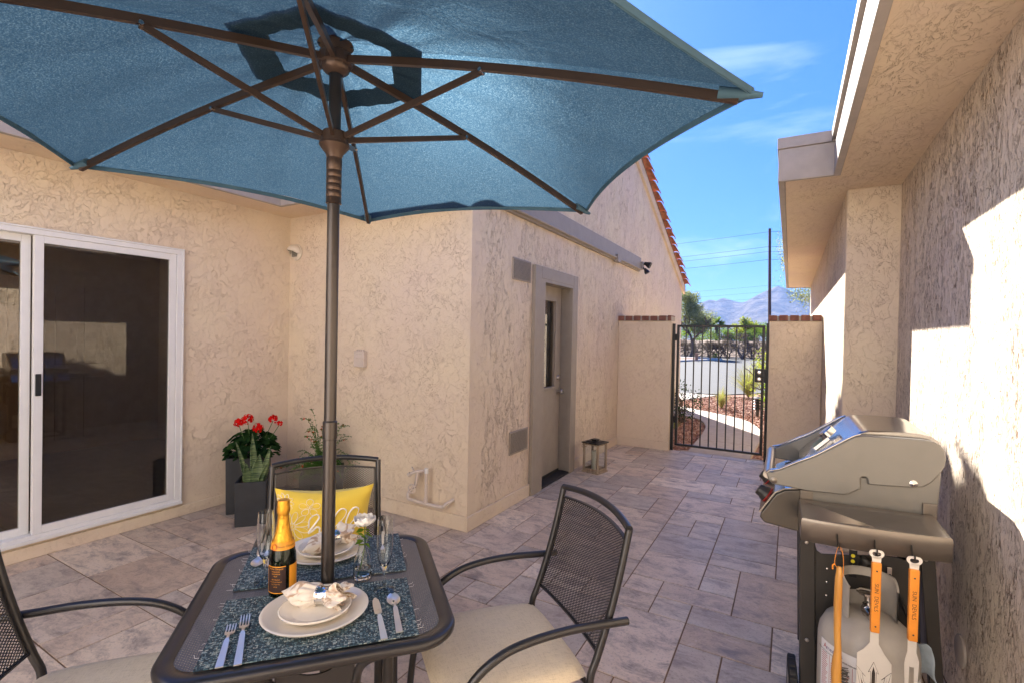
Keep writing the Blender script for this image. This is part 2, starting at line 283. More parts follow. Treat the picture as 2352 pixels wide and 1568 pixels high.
# ---------------------------------------------------------------- geometry helpers
WM = {}
def _loc(o): return WM.get(o.name, Matrix.Identity(4))
class MB:
    def __init__(s): s.v = []; s.f = []; s.r = []
    def add(s, vs, fs, rnd=None):
        b = len(s.v); s.v += [tuple(x) for x in vs]; s.f += [tuple(i + b for i in f) for f in fs]
        s.r += [rnd if rnd is not None else 0.5] * len(fs); return s
    def box(s, a, b, M=None, rnd=None):
        (x0, y0, z0), (x1, y1, z1) = a, b
        if x0 > x1: x0, x1 = x1, x0
        if y0 > y1: y0, y1 = y1, y0
        if z0 > z1: z0, z1 = z1, z0
        vs = [Vector(p) for p in ((x0, y0, z0), (x1, y0, z0), (x1, y1, z0), (x0, y1, z0), (x0, y0, z1), (x1, y0, z1), (x1, y1, z1), (x0, y1, z1))]
        if M is not None: vs = [M @ q for q in vs]
        return s.add(vs, [(0, 3, 2, 1), (4, 5, 6, 7), (0, 1, 5, 4), (1, 2, 6, 5), (2, 3, 7, 6), (3, 0, 4, 7)], rnd)
    def tube(s, pts, r, seg=10, cap=True, closed=False, sq=None, rnd=None):
        """sweep a circle (or sq=(w,h) rectangle-ish ellipse) along pts"""
        P = [Vector(p) for p in pts]; n = len(P)
        rs = r if isinstance(r, (list, tuple)) else [r] * n
        T = []
        for i in range(n):
            a = P[i - 1] if (i > 0 or closed) else P[i]; b = P[(i + 1) % n] if (i < n - 1 or closed) else P[i]
            d = (b - a); T.append(d.normalized() if d.length > 1e-9 else Vector((0, 0, 1)))
        up = Vector((0, 0, 1)) if abs(T[0].z) < .9 else Vector((1, 0, 0))
        nrm = (up - T[0] * up.dot(T[0])).normalized()
        base = len(s.v); vs = []
        for i in range(n):
            nrm = (nrm - T[i] * nrm.dot(T[i]));
            if nrm.length < 1e-6: nrm = T[i].orthogonal()
            nrm.normalize(); bi = T[i].cross(nrm)
            for k in range(seg):
                a = 2 * pi * k / seg + (pi / seg if sq else 0); c_, s_ = cos(a), sin(a)
                if sq: c_ *= sq[1]; s_ *= sq[0]
                vs.append(P[i] + (nrm * c_ + bi * s_) * rs[i])
        fs = []
        m_ = n if closed else n - 1
        for i in range(m_):
            for k in range(seg):
                j = (i + 1) % n; k2 = (k + 1) % seg
                fs.append((i * seg + k, i * seg + k2, j * seg + k2, j * seg + k))
        if cap and not closed: fs += [tuple(reversed(range(seg))), tuple((n - 1) * seg + k for k in range(seg))]
        return s.add(vs, fs, rnd)
    def lathe(s, prof, c=(0, 0, 0), seg=24, M=None, rnd=None, fn=None):
        vs = []; fs = []; n = len(prof)
        for (r, z) in prof:
            for k in range(seg):
                a = 2 * pi * k / seg; rr = max(r, 1e-5)
                if fn: rr = fn(rr, z, a)
                p = Vector((rr * cos(a), rr * sin(a), z)); p = (M @ p) if M is not None else p
                vs.append(p + Vector(c))
        for i in range(n - 1):
            for k in range(seg):
                k2 = (k + 1) % seg; fs.append((i * seg + k, i * seg + k2, (i + 1) * seg + k2, (i + 1) * seg + k))
        return s.add(vs, fs, rnd)
    def prism(s, poly, f0, f1, rnd=None):
        """poly in 2-D; f0/f1 map (a,b)->3-D for the two ends"""
        n = len(poly); vs = [f0(*p) for p in poly] + [f1(*p) for p in poly]
        fs = [tuple(range(n)), tuple(reversed(range(n, 2 * n)))] + [(i, n + i, n + (i + 1) % n, (i + 1) % n) for i in range(n)]
        return s.add(vs, fs, rnd)
    def grid(s, fn, nu, nv, rnd=None, double=None):
        vs = [fn(i / nu, j / nv) for j in range(nv + 1) for i in range(nu + 1)]
        fs = [(j * (nu + 1) + i, j * (nu + 1) + i + 1, (j + 1) * (nu + 1) + i + 1, (j + 1) * (nu + 1) + i) for j in range(nv) for i in range(nu)]
        return s.add(vs, fs, rnd)
    def build(s, name, mat, parent=None, world=False, smooth=None, bevel=0.0, solid=0.0, sub=0, attr=None, kind=None, label=None, recalc=True):
        me = bpy.data.meshes.new(name)
        vs = s.v
        if parent is not None and world:
            I = _loc(parent).inverted(); vs = [tuple(I @ Vector(p)) for p in vs]
        off = Vector((0, 0, 0))
        me.from_pydata([tuple(v) for v in vs], [], s.f); me.update()
        if attr:
            a = me.attributes.new(attr, 'FLOAT', 'FACE'); a.data.foreach_set('value', s.r)
        if recalc:
            bm = bmesh.new(); bm.from_mesh(me); bmesh.ops.recalc_face_normals(bm, faces=bm.faces); bm.to_mesh(me); bm.free()
        me.materials.append(MATS[mat] if isinstance(mat, str) else (mat.m if isinstance(mat, MT) else mat))
        if smooth is not None:
            me.shade_smooth() if hasattr(me, 'shade_smooth') else None
            if smooth < 179: me.set_sharp_from_angle(angle=radians(smooth))
        o = bpy.data.objects.new(name, me); COL.objects.link(o)
        if parent is not None:
            o.parent = parent; WM[o.name] = _loc(parent).copy()
        if sub:
            md = o.modifiers.new('sub', 'SUBSURF'); md.levels = sub; md.render_levels = sub
        if solid:
            md = o.modifiers.new('solid', 'SOLIDIFY'); md.thickness = solid; md.offset = 0
        if bevel:
            md = o.modifiers.new('bevel', 'BEVEL'); md.width = bevel; md.segments = 2; md.limit_method = 'ANGLE'; md.angle_limit = radians(40)
        if kind: o['kind'] = kind
        if label: o['label'] = label
        return o
def thing(name, label, cat, loc=(0, 0, 0), rz=0.0, group=None):
    o = bpy.data.objects.new(name, None); COL.objects.link(o); o.empty_display_size = .1
    o.location = loc; o.rotation_euler = (0, 0, rz); o['label'] = label; o['category'] = cat
    if group: o['group'] = group
    WM[o.name] = Matrix.Translation(loc) @ Matrix.Rotation(rz, 4, 'Z')
    return o
def tag(o, label, cat, group=None):
    o['label'] = label; o['category'] = cat
    if group: o['group'] = group
    return o
def copy_tree(o, parent=None):
    c = o.copy(); COL.objects.link(c)
    if parent is not None: c.parent = parent
    for ch in list(o.children): copy_tree(ch, c)
    return c
def smoothpath(pts, n=8):
    """Catmull-Rom through pts"""
    P = [Vector(p) for p in pts]; P = [P[0] * 2 - P[1]] + P + [P[-1] * 2 - P[-2]]; out = []
    for i in range(1, len(P) - 2):
        for k in range(n):
            t = k / n; a, b, c, d = P[i - 1], P[i], P[i + 1], P[i + 2]
            out.append(.5 * ((2 * b) + (c - a) * t + (2 * a - 5 * b + 4 * c - d) * t * t + (3 * b - a - 3 * c + d) * t ** 3))
    out.append(P[-2]); return out
def text_geo(txt, size, fn, align='CENTER', shear=0.0, ext=0.0):
    cu = bpy.data.curves.new('txt', 'FONT'); cu.body = txt; cu.size = size; cu.align_x = align; cu.align_y = 'CENTER'; cu.shear = shear; cu.resolution_u = 3
    ob = bpy.data.objects.new('txt', cu); COL.objects.link(ob)
    dg = bpy.context.evaluated_depsgraph_get(); me = bpy.data.meshes.new_from_object(ob.evaluated_get(dg))
    vs = [fn(v.co.x, v.co.y) for v in me.vertices]; fs = [tuple(p.vertices) for p in me.polygons]
    bpy.data.objects.remove(ob); bpy.data.curves.remove(cu); bpy.data.meshes.remove(me)
    return vs, fs
def lattice(mb, poly, a, b, w, th, mp, n=1):
    """expanded-metal lattice clipped to a convex 2-D polygon; mp maps (x,y,h) -> 3-D"""
    xs = [p[0] for p in poly]; ys = [p[1] for p in poly]; cx, cy = (min(xs) + max(xs)) / 2, (min(ys) + max(ys)) / 2
    W_, H_ = (max(xs) - min(xs)) / 2, (max(ys) - min(ys)) / 2; N_ = len(poly)
    for fam in (1, -1):
        dx, dy = a / 2, fam * b / 2; L_ = sqrt(dx * dx + dy * dy); dx /= L_; dy /= L_; nx, ny = -dy, dx
        K = int((W_ + H_ * a / b) / a) + 2; off = .12 * th * fam
        for k in range(-K, K + 1):
            px, py = cx + k * a, cy
            t0, t1 = -1e9, 1e9; ok = True
            for i in range(N_):
                (x0, y0), (x1, y1) = poly[i], poly[(i + 1) % N_]
                ex, ey = x1 - x0, y1 - y0; inx, iny = -ey, ex   # inward for CCW
                d0 = (px - x0) * inx + (py - y0) * iny; dd = dx * inx + dy * iny
                if abs(dd) < 1e-12:
                    if d0 < 0: ok = False; break
                else:
                    t = -d0 / dd
                    if dd > 0: t0 = max(t0, t)
                    else: t1 = min(t1, t)
            if not ok or t1 - t0 < 1e-4: continue
            vs = []
            for i in range(n + 1):
                t = t0 + (t1 - t0) * i / n; x, y = px + dx * t, py + dy * t
                for (s_, h_) in ((-1, -1), (1, -1), (1, 1), (-1, 1)):
                    vs.append(mp(x + nx * s_ * w / 2, y + ny * s_ * w / 2, off + h_ * th / 2))
            fs = []
            for i in range(n):
                for q in range(4): fs.append((i * 4 + q, i * 4 + (q + 1) % 4, i * 4 + 4 + (q + 1) % 4, i * 4 + 4 + q))
            mb.add(vs, fs)
def rrect(w, h, r, n=6, cx=0, cy=0):
    out = []
    for (sx, sy, a0) in ((1, 1, 0), (-1, 1, 90), (-1, -1, 180), (1, -1, 270)):
        for i in range(n + 1):
            a = radians(a0 + 90 * i / n); out.append((cx + sx * (w / 2 - r) + r * cos(a), cy + sy * (h / 2 - r) + r * sin(a)))
    return out
HAZE = 0.00014
# ================================================================= SETTING
# ---- patio paving: ashlar of travertine slabs over a grout bed
def patio():
    U_ = .203; x0, y0 = -4.31, -1.5; nx, ny = 25, 42
    occ = np.zeros((nx, ny), bool); tiles = []
    rr = random.Random(21)
    sizes = [((3, 2), 3.6), ((2, 3), 3.6), ((2, 2), 5), ((2, 1), 3.2), ((1, 2), 3.0), ((1, 1), 2.0)]
    cells = [(i, j) for j in range(ny) for i in range(nx)]; rr.shuffle(cells)
    def put(i, j, w_, h_):
        if i < 0 or j < 0 or i + w_ > nx or j + h_ > ny or occ[i:i + w_, j:j + h_].any(): return False
        occ[i:i + w_, j:j + h_] = True; tiles.append((i, j, w_, h_)); return True
    for n_, (i, j) in enumerate(cells):            # big slabs first, scattered, then the gaps
        if n_ < 430:
            w_, h_ = rr.choice(((3, 2), (2, 3), (3, 2), (2, 2), (2, 2))); put(i, j, w_, h_)
    for (i, j) in cells:
        for w_, h_ in ((2, 2), (2, 1), (1, 2), (1, 1)) if rr.random() < .5 else ((2, 2), (1, 2), (2, 1), (1, 1)):
            if put(i, j, w_, h_): break
    mb = MB(); g = .0036
    for (i, j, a, b) in tiles:
        X0, Y0, X1, Y1 = x0 + i * U_ + g, y0 + j * U_ + g, x0 + (i + a) * U_ - g, y0 + (j + b) * U_ - g
        Y1 = min(Y1, 6.985); X1 = min(X1, .645)
        if Y0 > 6.96 or X0 > .63: continue
        h = rr.uniform(-.0012, .0008); mb.box((X0, Y0, -.02), (X1, Y1, h), rnd=rr.random())
    mb.build('patio_paving', 'travertine', attr='tile_rnd', kind='structure', bevel=.0016)
    MB().box((-4.31, -1.5, -.05), (.65, 6.99, -.004)).build('patio_bed', 'grout', kind='structure')
patio()
def flat(name, mat, poly, z, kind='structure', th=.06):
    return MB().prism(poly, lambda a, b: (a, b, z), lambda a, b: (a, b, z - th)).build(name, mat, kind=kind)
# ground sheet to the horizon, road, kerbs, path, gravel beds
flat('ground', 'far_ground', [(-3600, 30), (3600, 30), (3600, 3700), (-3600, 3700)], -.12, th=1)
flat('ground', 'red_gravel', [(-30, -30), (-4.4, -30), (-4.4, 3.3), (-2.3, 3.3), (-2.3, 6.8), (-.0, 6.995), (.5, 6.8), (.8, -30), (30, -30), (30, 30), (-30, 30)], -.055, th=.5)
flat('road', 'asphalt', [(-60, 14.9), (-3.2, 14.9), (-1.6, 15.3), (-.4, 17.0), (3.0, 18.5), (40, 19), (40, 37.5), (-1.2, 36.6), (-6.7, 34.4), (-9, 33.9), (-60, 33.9)], -.03)
flat('pavement', 'concrete', [(-30, 12.9), (-3.0, 12.9), (-2.35, 13.1), (-1.75, 14.75), (-3.2, 14.87), (-30, 14.87)], -.012)
# curving garden path outside the gate
def path():
    cl = smoothpath([(-.81, 6.99, 0), (-.80, 7.8, 0), (-.80, 8.7, 0), (-.86, 9.5, 0), (-1.15, 10.35, 0), (-1.75, 10.9, 0), (-2.5, 11.6, 0), (-2.9, 12.9, 0)], 8)
    hw = [.38 + .06 * min(1, i / 20) for i in range(len(cl))]
    Lp, Rp = [], []
    for i, p in enumerate(cl):
        d = (cl[min(i + 1, len(cl) - 1)] - cl[max(i - 1, 0)]).normalized(); n_ = Vector((-d.y, d.x, 0))
        Lp.append((p + n_ * hw[i])[:2]); Rp.append((p - n_ * hw[i])[:2])
    mb = MB()
    for i in range(len(cl) - 1):
        g_ = .006 if i % 11 == 9 else 0
        a, b, c_, d_ = Lp[i], Rp[i], Rp[i + 1], Lp[i + 1]
        if g_: c_ = (c_[0], c_[1] - .012); d_ = (d_[0], d_[1] - .012)
        mb.prism([a, b, c_, d_], lambda x, y: (x, y, -.012), lambda x, y: (x, y, -.10))
    mb.build('path', 'concrete', kind='structure')
path()
flat('path', 'concrete', [(-1.36, 6.993), (-.26, 6.993), (-.26, 7.10), (-1.25, 7.10)], -.008)
def dist_path(x, y):
    c_ = [(-.81, 6.9), (-.80, 8.7), (-.86, 9.5), (-1.15, 10.35), (-1.75, 10.9), (-2.5, 11.6), (-2.9, 12.9)]
    best = 9
    for (a, b), (c, d) in zip(c_, c_[1:]):
        t = max(0, min(1, ((x - a) * (c - a) + (y - b) * (d - b)) / ((c - a) ** 2 + (d - b) ** 2)))
        best = min(best, math.hypot(x - a - t * (c - a), y - b - t * (d - b)))
    return best
# gravel chips
def chips():
    mb = MB(); rr = random.Random(5)
    def kerb_y(x): return 12.75 if x < -2.6 else (12.9 + (x + 2.6) * 2.0 if x < -1.7 else 15.0)
    k = 0
    while k < 9000:
        x = rr.uniform(-3.0, .3); y = rr.uniform(7.05, 16.0)
        if dist_path(x, y) < .43 or y > kerb_y(x) + .0: continue
        if x < -2.2 and y < 11.7: continue
        s = rr.uniform(.010, .028) * (1 if y < 11 else 1.35); a = rr.uniform(0, 6.28); k += 1
        M_ = Matrix.Translation((x, y, -.052 + s * .3)) @ Matrix.Rotation(a, 4, 'Z') @ Matrix.Rotation(rr.uniform(-.6, .6), 4, 'X')
        p = [(1, 0, 0), (-.3, .9, 0), (-.8, -.6, .1), (.2, -.8, .3), (.1, .1, .8), (0, 0, -.5)]
        p = [M_ @ (Vector(q) * s * rr.uniform(.7, 1.2)) for q in p]
        mb.add(p, [(0, 1, 4), (1, 2, 4), (2, 3, 4), (3, 0, 4), (1, 0, 5), (2, 1, 5), (3, 2, 5), (0, 3, 5)], rr.random())
    o = mb.build('gravel_chips', 'rock_chip', attr='leaf_rnd', kind='stuff', recalc=False)
    tag(o, 'reddish brown decomposed rock chips spread over the garden beds beyond the gate', 'gravel')
chips()
# kerbs across the road, far side
mb = MB(); pts = [(-60, 34.1), (-9, 34.1), (-6.9, 34.5), (-6.2, 37.8), (-5.2, 39.9), (-4.6, 41.0), (-5.6, 41.8), (-9, 42.3), (-60, 43)]
flat('gravel_island', 'red_gravel', pts, .06, th=.3)
o = MB().tube([(x, y, .0) for x, y in pts], .12, seg=6).build('kerb', 'kerb', kind='structure')
flat('road', 'asphalt', [(-60, 43.2), (-9, 42.6), (-4.4, 41.6), (-1.1, 36.8), (40, 37.7), (40, 48.2), (-60, 47.3)], -.034)
flat('road', 'asphalt', [(-7.0, 34.3), (-1.3, 36.4), (-4.0, 42.0), (-6.0, 40.5)], -.040)
o = MB().box((-60, 47.4, -.1), (40, 47.6, .08), Matrix.Rotation(-.004, 4, 'Z')).build('kerb', 'kerb', kind='structure')
# desert bank behind the road
def bank():
    def f(u, v):
        x = -60 + 100 * u; y = 47.6 + 14 * v
        z = 1.38 * min(1, max(0, (v * 14) / 4.0)) ** .8 - .04; z += .12 * sin(x * 1.3 + y) * min(1, v * 4) + .07 * sin(x * 3.1)* min(1, v * 4)
        return (x, y, z)
    MB().grid(f, 160, 24).build('terrain', 'desert', kind='structure', smooth=180)
bank()
# mountains (real size, 3 km off)
def mountains():
    prof = [(-2600, 120), (-2100, 190), (-1700, 150), (-1300, 230), (-1000, 200), (-700, 205), (-560, 180), (-447, 212), (-397, 234), (-372, 224), (-338, 244), (-260, 214), (-226, 211), (-167, 250), (-99, 280), (-55, 298), (-19, 290), (97, 220), (220, 190), (400, 240), (700, 180), (1100, 210), (1700, 120), (2400, 60)]
    rr = random.Random(3)
    ph = [(rr.uniform(.004, .03), rr.uniform(.004, .02), rr.uniform(0, 6), rr.uniform(2, 9)) for _ in range(26)]
    X = [p[0] for p in prof]; Z = [p[1] for p in prof]
    def f(u, v):
        x = -2600 + 5000 * u; zt = np.interp(x, X, Z); y = 3000 - 900 * (1 - v); t = v
        if v > .8: t = 1 - (v - .8) * 1.2
        s_ = min(1, t / .8) if v <= .8 else 1
        prof_ = (v / .8) ** 1.15 if v <= .8 else 1 - (v - .8) * .5
        y = 2250 + 750 * (v / .8) if v <= .8 else 3000 + 900 * (v - .8)
        z = zt * prof_
        w = prof_ * (1 - max(0, prof_ - .93) * 12 if prof_ > .93 else 1)
        for (a, b, c, d) in ph: z += d * .8 * max(0, w) * sin(a * x + b * y * 1.3 + c + 1.5 * sin(b * x * .6))
        rid = abs(sin(x * .013 + .4 * sin(y * .01)) ) * 26 * max(0, 1 - prof_) * prof_ * 4 * .5
        return (x, y, z + rid - 2)
    MB().grid(f, 260, 44).build('mountain_range', 'mountain', kind='structure', smooth=180)
mountains()

hz = MT('haze_air'); hz.t.nodes.remove(hz.p)
pv = hz.n('ShaderNodeVolumePrincipled', {'Color': (.28, .50, 1.0, 1), 'Density': HAZE, 'Anisotropy': .1}); hz.l(pv.outputs[0], hz.o.inputs['Volume'])
hb = MB().box((-3650, -80, -4), (3650, 3950, 330)).build('haze', 'haze_air', kind='stuff'); tag(hb, 'thin bluish air haze between the patio and the distant mountains', 'haze')

# ================================================================= LEFT HOUSE
H = thing('stucco_house', 'tan stucco house with sliding glass door, grey side door and gabled clay tile roof', 'house', (-2.15, 3.15, 0))
def wallgrid(mb, axis, p0, p1, a0, a1, z0, z1, holes):
    """solid wall slab between planes p0,p1 on axis, spanning a0..a1, with rectangular holes (a,b,z,z)"""
    As = sorted({a0, a1, *[h[0] for h in holes], *[h[1] for h in holes]}); Zs = sorted({z0, z1, *[h[2] for h in holes], *[h[3] for h in holes]})
    vid = {}; 
    def V(a, z, s):
        k = (a, z, s)
        if k not in vid:
            p = p0 if s == 0 else p1
            mb.v.append((p, a, z) if axis == 'x' else (a, p, z)); vid[k] = len(mb.v) - 1
        return vid[k]
    def inside(a, z): return a0 < a < a1 and z0 < z < z1 and not any(h[0] < a < h[1] and h[2] < z < h[3] for h in holes)
    for i in range(len(As) - 1):
        for j in range(len(Zs) - 1):
            am, zm = (As[i] + As[i + 1]) / 2, (Zs[j] + Zs[j + 1]) / 2
            if not inside(am, zm): continue
            c_ = [(As[i], Zs[j]), (As[i + 1], Zs[j]), (As[i + 1], Zs[j + 1]), (As[i], Zs[j + 1])]
            for s in (0, 1): mb.f.append(tuple(V(a, z, s) for a, z in (c_ if s == 0 else c_[::-1]))); mb.r.append(.5)
            for (q, w, da, dz) in ((0, 1, 0, -1), (1, 2, 1, 0), (2, 3, 0, 1), (3, 0, -1, 0)):
                a2 = am + da * (As[i + 1] - As[i]) / 2 + da * 1e-4; z2 = zm + dz * (Zs[j + 1] - Zs[j]) / 2 + dz * 1e-4
                if not inside(a2, z2):
                    mb.f.append((V(*c_[q], 0), V(*c_[q], 1), V(*c_[w], 1), V(*c_[w], 0))); mb.r.append(.5)
    return mb
SY0, SY1, SZ0, SZ1 = -.65, 2.155, .12, 2.15
mb = MB(); wallgrid(mb, 'x', -4.31, -4.50, -3.0, 3.15, 0, 2.66, [(SY0, SY1, SZ0, SZ1)]); mb.build('wall', 'stucco_swirl', H, world=True)
mb = MB(); wallgrid(mb, 'y', 3.15, 3.34, -4.31, -2.15, 0, 2.66, []); mb.build('wall', 'stucco_swirl', H, world=True)
DY0, DY1 = 4.40, 5.125
mb = MB(); wallgrid(mb, 'x', -2.15, -2.34, 3.34, 11.55, 0, 2.55, [(DY0, DY1, -.001 + .001, 2.10)]); 
RZ = lambda y: 4.63 - abs(y - 6.9) * .415
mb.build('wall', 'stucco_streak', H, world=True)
# gable triangle above
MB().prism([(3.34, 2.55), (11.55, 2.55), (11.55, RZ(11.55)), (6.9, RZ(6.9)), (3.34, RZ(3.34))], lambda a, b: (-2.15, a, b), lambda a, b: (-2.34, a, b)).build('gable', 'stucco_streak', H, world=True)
mb = MB(); wallgrid(mb, 'y', 11.55, 11.36, -9, -2.34, 0, 2.9, []); mb.build('wall', 'stucco_streak', H, world=True)
# projecting base course
mb = MB(); mb.box((-4.31, -3, 0), (-4.292, 3.13, .085)); mb.box((-4.292, 3.132, 0), (-2.15, 3.15, .115)); mb.box((-2.15, 3.132, 0), (-2.132, 4.17, .115)); mb.box((-2.15, 5.25, 0), (-2.132, 6.89, .115))
mb.build('base_course', 'stucco_swirl', H, world=True, bevel=.005)
# soffit + fascia of the courtyard eaves (sliding-door side and back-wall side)
MB().prism([(-4.5, -3), (-3.90, -3), (-3.90, 2.76), (-2.152, 2.76), (-2.152, 3.20), (-4.5, 3.20)], lambda a, b: (a, b, 2.63), lambda a, b: (a, b, 2.67)).build('soffit', 'stucco_soffit', H, world=True)
mb = MB(); mb.box((-3.90, -3, 2.60), (-3.86, 2.722, 2.80)); mb.box((-3.90, 2.722, 2.60), (-2.152, 2.76, 2.80))
mb.build('fascia', 'fascia_paint', H, world=True, bevel=.003)
mb = MB()
mb.prism([(-3.84, 2.81), (-9.5, 5.1), (-9.5, 5.0), (-3.84, 2.74)], lambda a, b: (a, -3, b), lambda a, b: (a, 2.70, b))
for s_ in (1, -1):
    y_e = 2.95 if s_ == 1 else 11.75
    mb.prism([(y_e, RZ(y_e) + .0), (6.9, RZ(6.9) + .0), (6.9, RZ(6.9) + .10), (y_e, RZ(y_e) + .10)], lambda a, b: (-2.11, a, b), lambda a, b: (-10, a, b))
mb.build('roof', 'asphalt_roof', H, world=True)
# clay barrel tiles along the rake
mb = MB(); rr = random.Random(4)
for s_, y_e in ((-1, 2.92), (1, 11.78)):
    Lr = abs(y_e - 6.9); n_ = int(Lr / .26)
    for k in range(1 if s_ == -1 else 0, n_):
        for row, xo in enumerate((-2.085, -2.29, -2.50)):
            y = y_e - s_ * k * .26; z = RZ(y) + .125 - .01 * row; tl = min(.36, max(.2, (Lr - k * .26) * 1.05))
            dirv = Vector((0, -s_ * 1, .43)).normalized(); jit = rr.uniform(-.012, .012)
            a = Vector((xo + jit, y, z + rr.uniform(-.006, .006))); b = a + dirv * tl + Vector((0, 0, -.012)); a = a + Vector((0, 0, .038))
            seg = 7; vs = []
            for (c_, r_) in ((a, .088), (b, .070)):
                for q in range(seg + 1):
                    an = pi * q / seg; vs.append(c_ + Vector((r_ * cos(an), 0, r_ * .8 * sin(an) - .05)))
                for q in range(seg + 1):
                    an = pi * (1 - q / seg); vs.append(c_ + Vector(((r_ - .014) * cos(an), 0, (r_ - .014) * .8 * sin(an) - .05)))
            n2 = 2 * (seg + 1)
            fs = [(i, (i + 1) % n2, n2 + (i + 1) % n2, n2 + i) for i in range(n2)] + [tuple(range(n2)), tuple(reversed(range(n2, 2 * n2)))]
            mb.add(vs, fs)
mb.build('roof_tiles', 'clay_tile', H, world=True)
mb = MB(); y_e = 11.70
mb.prism([(y_e, RZ(y_e) - .10), (6.9, RZ(6.9) - .10), (6.9, RZ(6.9) + .055), (y_e, RZ(y_e) + .055)], lambda a, b: (-2.149, a, b), lambda a, b: (-2.105, a, b))
mb.prism([(2.95, RZ(2.95) - .10), (6.9, RZ(6.9) - .10), (6.9, RZ(6.9) + .055), (2.95, RZ(2.95) + .055)], lambda a, b: (-2.149, a, b), lambda a, b: (-2.105, a, b))
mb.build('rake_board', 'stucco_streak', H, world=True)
# beam over the door wall
MB().box((-2.149, 3.30, 2.625), (-2.105, 7.88, 2.80)).build('beam', 'trim_taupe', H, world=True, bevel=.003)
mb = MB(); mb.tube([(-2.093, 3.3, 2.615), (-2.093, 7.84, 2.615)], .016, seg=8); mb.box((-2.15, 3.3, 2.585), (-2.11, 7.86, 2.62))
mb.build('conduit', 'trim_taupe', H, world=True)
MB().box((-2.13, 6.55, 2.56), (-2.065, 6.70, 2.66)).build('conduit_box', 'trim_taupe', H, world=True, bevel=.004)
# vent grilles
for (z0, z1) in ((2.02, 2.215), (.46, .665)):
    g = MB().box((-2.15, 3.785, z0), (-2.138, 4.125, z1)).build('vent_grille', 'vent_paint', H, world=True, bevel=.002)
    mb = MB(); k = z0 + .016
    while k < z1 - .014: mb.box((-2.1375, 3.80, k), (-2.133, 4.11, k + .0045), None); k += .0105
    yy = 3.81
    while yy < 4.10: mb.box((-2.1365, yy, z0 + .014), (-2.1345, yy + .003, z1 - .014)); yy += .02
    mb.build('vent_mesh', 'trim_taupe', g, world=False) if False else None
    o = MB(); o.v, o.f, o.r = mb.v, mb.f, mb.r; o.build('vent_mesh', 'trim_taupe', g, world=True)
    MB().box((-2.1385, 3.798, z0 + .013), (-2.1375, 4.112, z1 - .013)).build('vent_backing', 'seam_dark', g, world=True)
# entry door: casing, jamb, leaf
D = MB(); D.box((-2.15, 4.175, 0), (-2.112, 4.315, 2.20)); D.box((-2.15, 5.125, 0), (-2.112, 5.245, 2.20)); D.box((-2.15, 4.315, 2.085), (-2.112, 5.125, 2.20))
DR = D.build('door', 'trim_taupe', H, world=True, bevel=.003)
mb = MB(); mb.box((-2.34, 4.315, 0), (-2.115, 4.40, 2.085)); mb.box((-2.34, 5.125 - .004, 0), (-2.152, 5.16, 2.085)); mb.box((-2.152, 5.10, 0), (-2.114, 5.1245, 2.085)); mb.box((-2.34, 4.40, 2.055), (-2.115, 5.10, 2.085))
mb.build('door_jamb', 'trim_taupe', DR, world=True)
LX = -2.25
mb = MB(); wallgrid(mb, 'x', LX, LX - .045, 4.405, 5.095, .03, 2.055, [(4.53, 4.93, .98, 1.90)]); mb.build('door_leaf', 'trim_taupe', DR, world=True, bevel=.002)
mb = MB()
for (a, b, c, d) in ((4.50, 4.53, .95, 1.93), (4.93, 4.96, .95, 1.93), (4.53, 4.93, .95, .98), (4.53, 4.93, 1.90, 1.93)): mb.box((LX, a, c), (LX + .014, b, d))
mb.build('window_bead', 'trim_taupe', DR, world=True, bevel=.004)
MB().box((LX - .02, 4.53, .98), (LX - .026, 4.93, 1.90)).build('window_pane', 'window_glass', DR, world=True)
def knob(y, z, big):
    mb = MB(); M_ = Matrix.Translation((LX, y, z)) @ Matrix.Rotation(pi / 2, 4, 'Y')
    if big: mb.lathe([(0, 0), (.032, 0), (.032, .008), (.014, .012), (.012, .035), (.026, .042), (.029, .055), (.022, .066), (0, .068)], M=M_)
    else: mb.lathe([(0, 0), (.030, 0), (.030, .008), (.024, .016), (0, .018)], M=M_); mb.box((LX + .018, y - .004, z - .014), (LX + .03, y + .004, z + .014))
    mb.build('door_knob' if big else 'deadbolt', 'steel_brushed', DR, world=True, smooth=40)
knob(5.035, .915, True); knob(5.035, 1.07, False)
MB().box((-2.34, 4.35, 0), (-2.12, 5.115, .022)).build('threshold', 'black_rubber', DR, world=True, bevel=.004)
MB().box((LX - .01, 4.41, .022), (LX + .008, 5.09, .045)).build('door_sweep', 'black_rubber', DR, world=True)
# dim utility room behind the side door
mb = MB(); mb.box((-4.2, 3.6, .0), (-4.15, 6, 2.5)); mb.box((-4.15, 3.55, 0), (-2.34, 3.6, 2.5)); mb.box((-4.15, 6, 0), (-2.34, 6.05, 2.5)); mb.box((-4.15, 3.6, 2.5), (-2.34, 6, 2.55)); mb.box((-4.15, 3.6, -.03), (-2.34, 6, .0))
mb.build('interior_wall', 'room_wall', H, world=True)
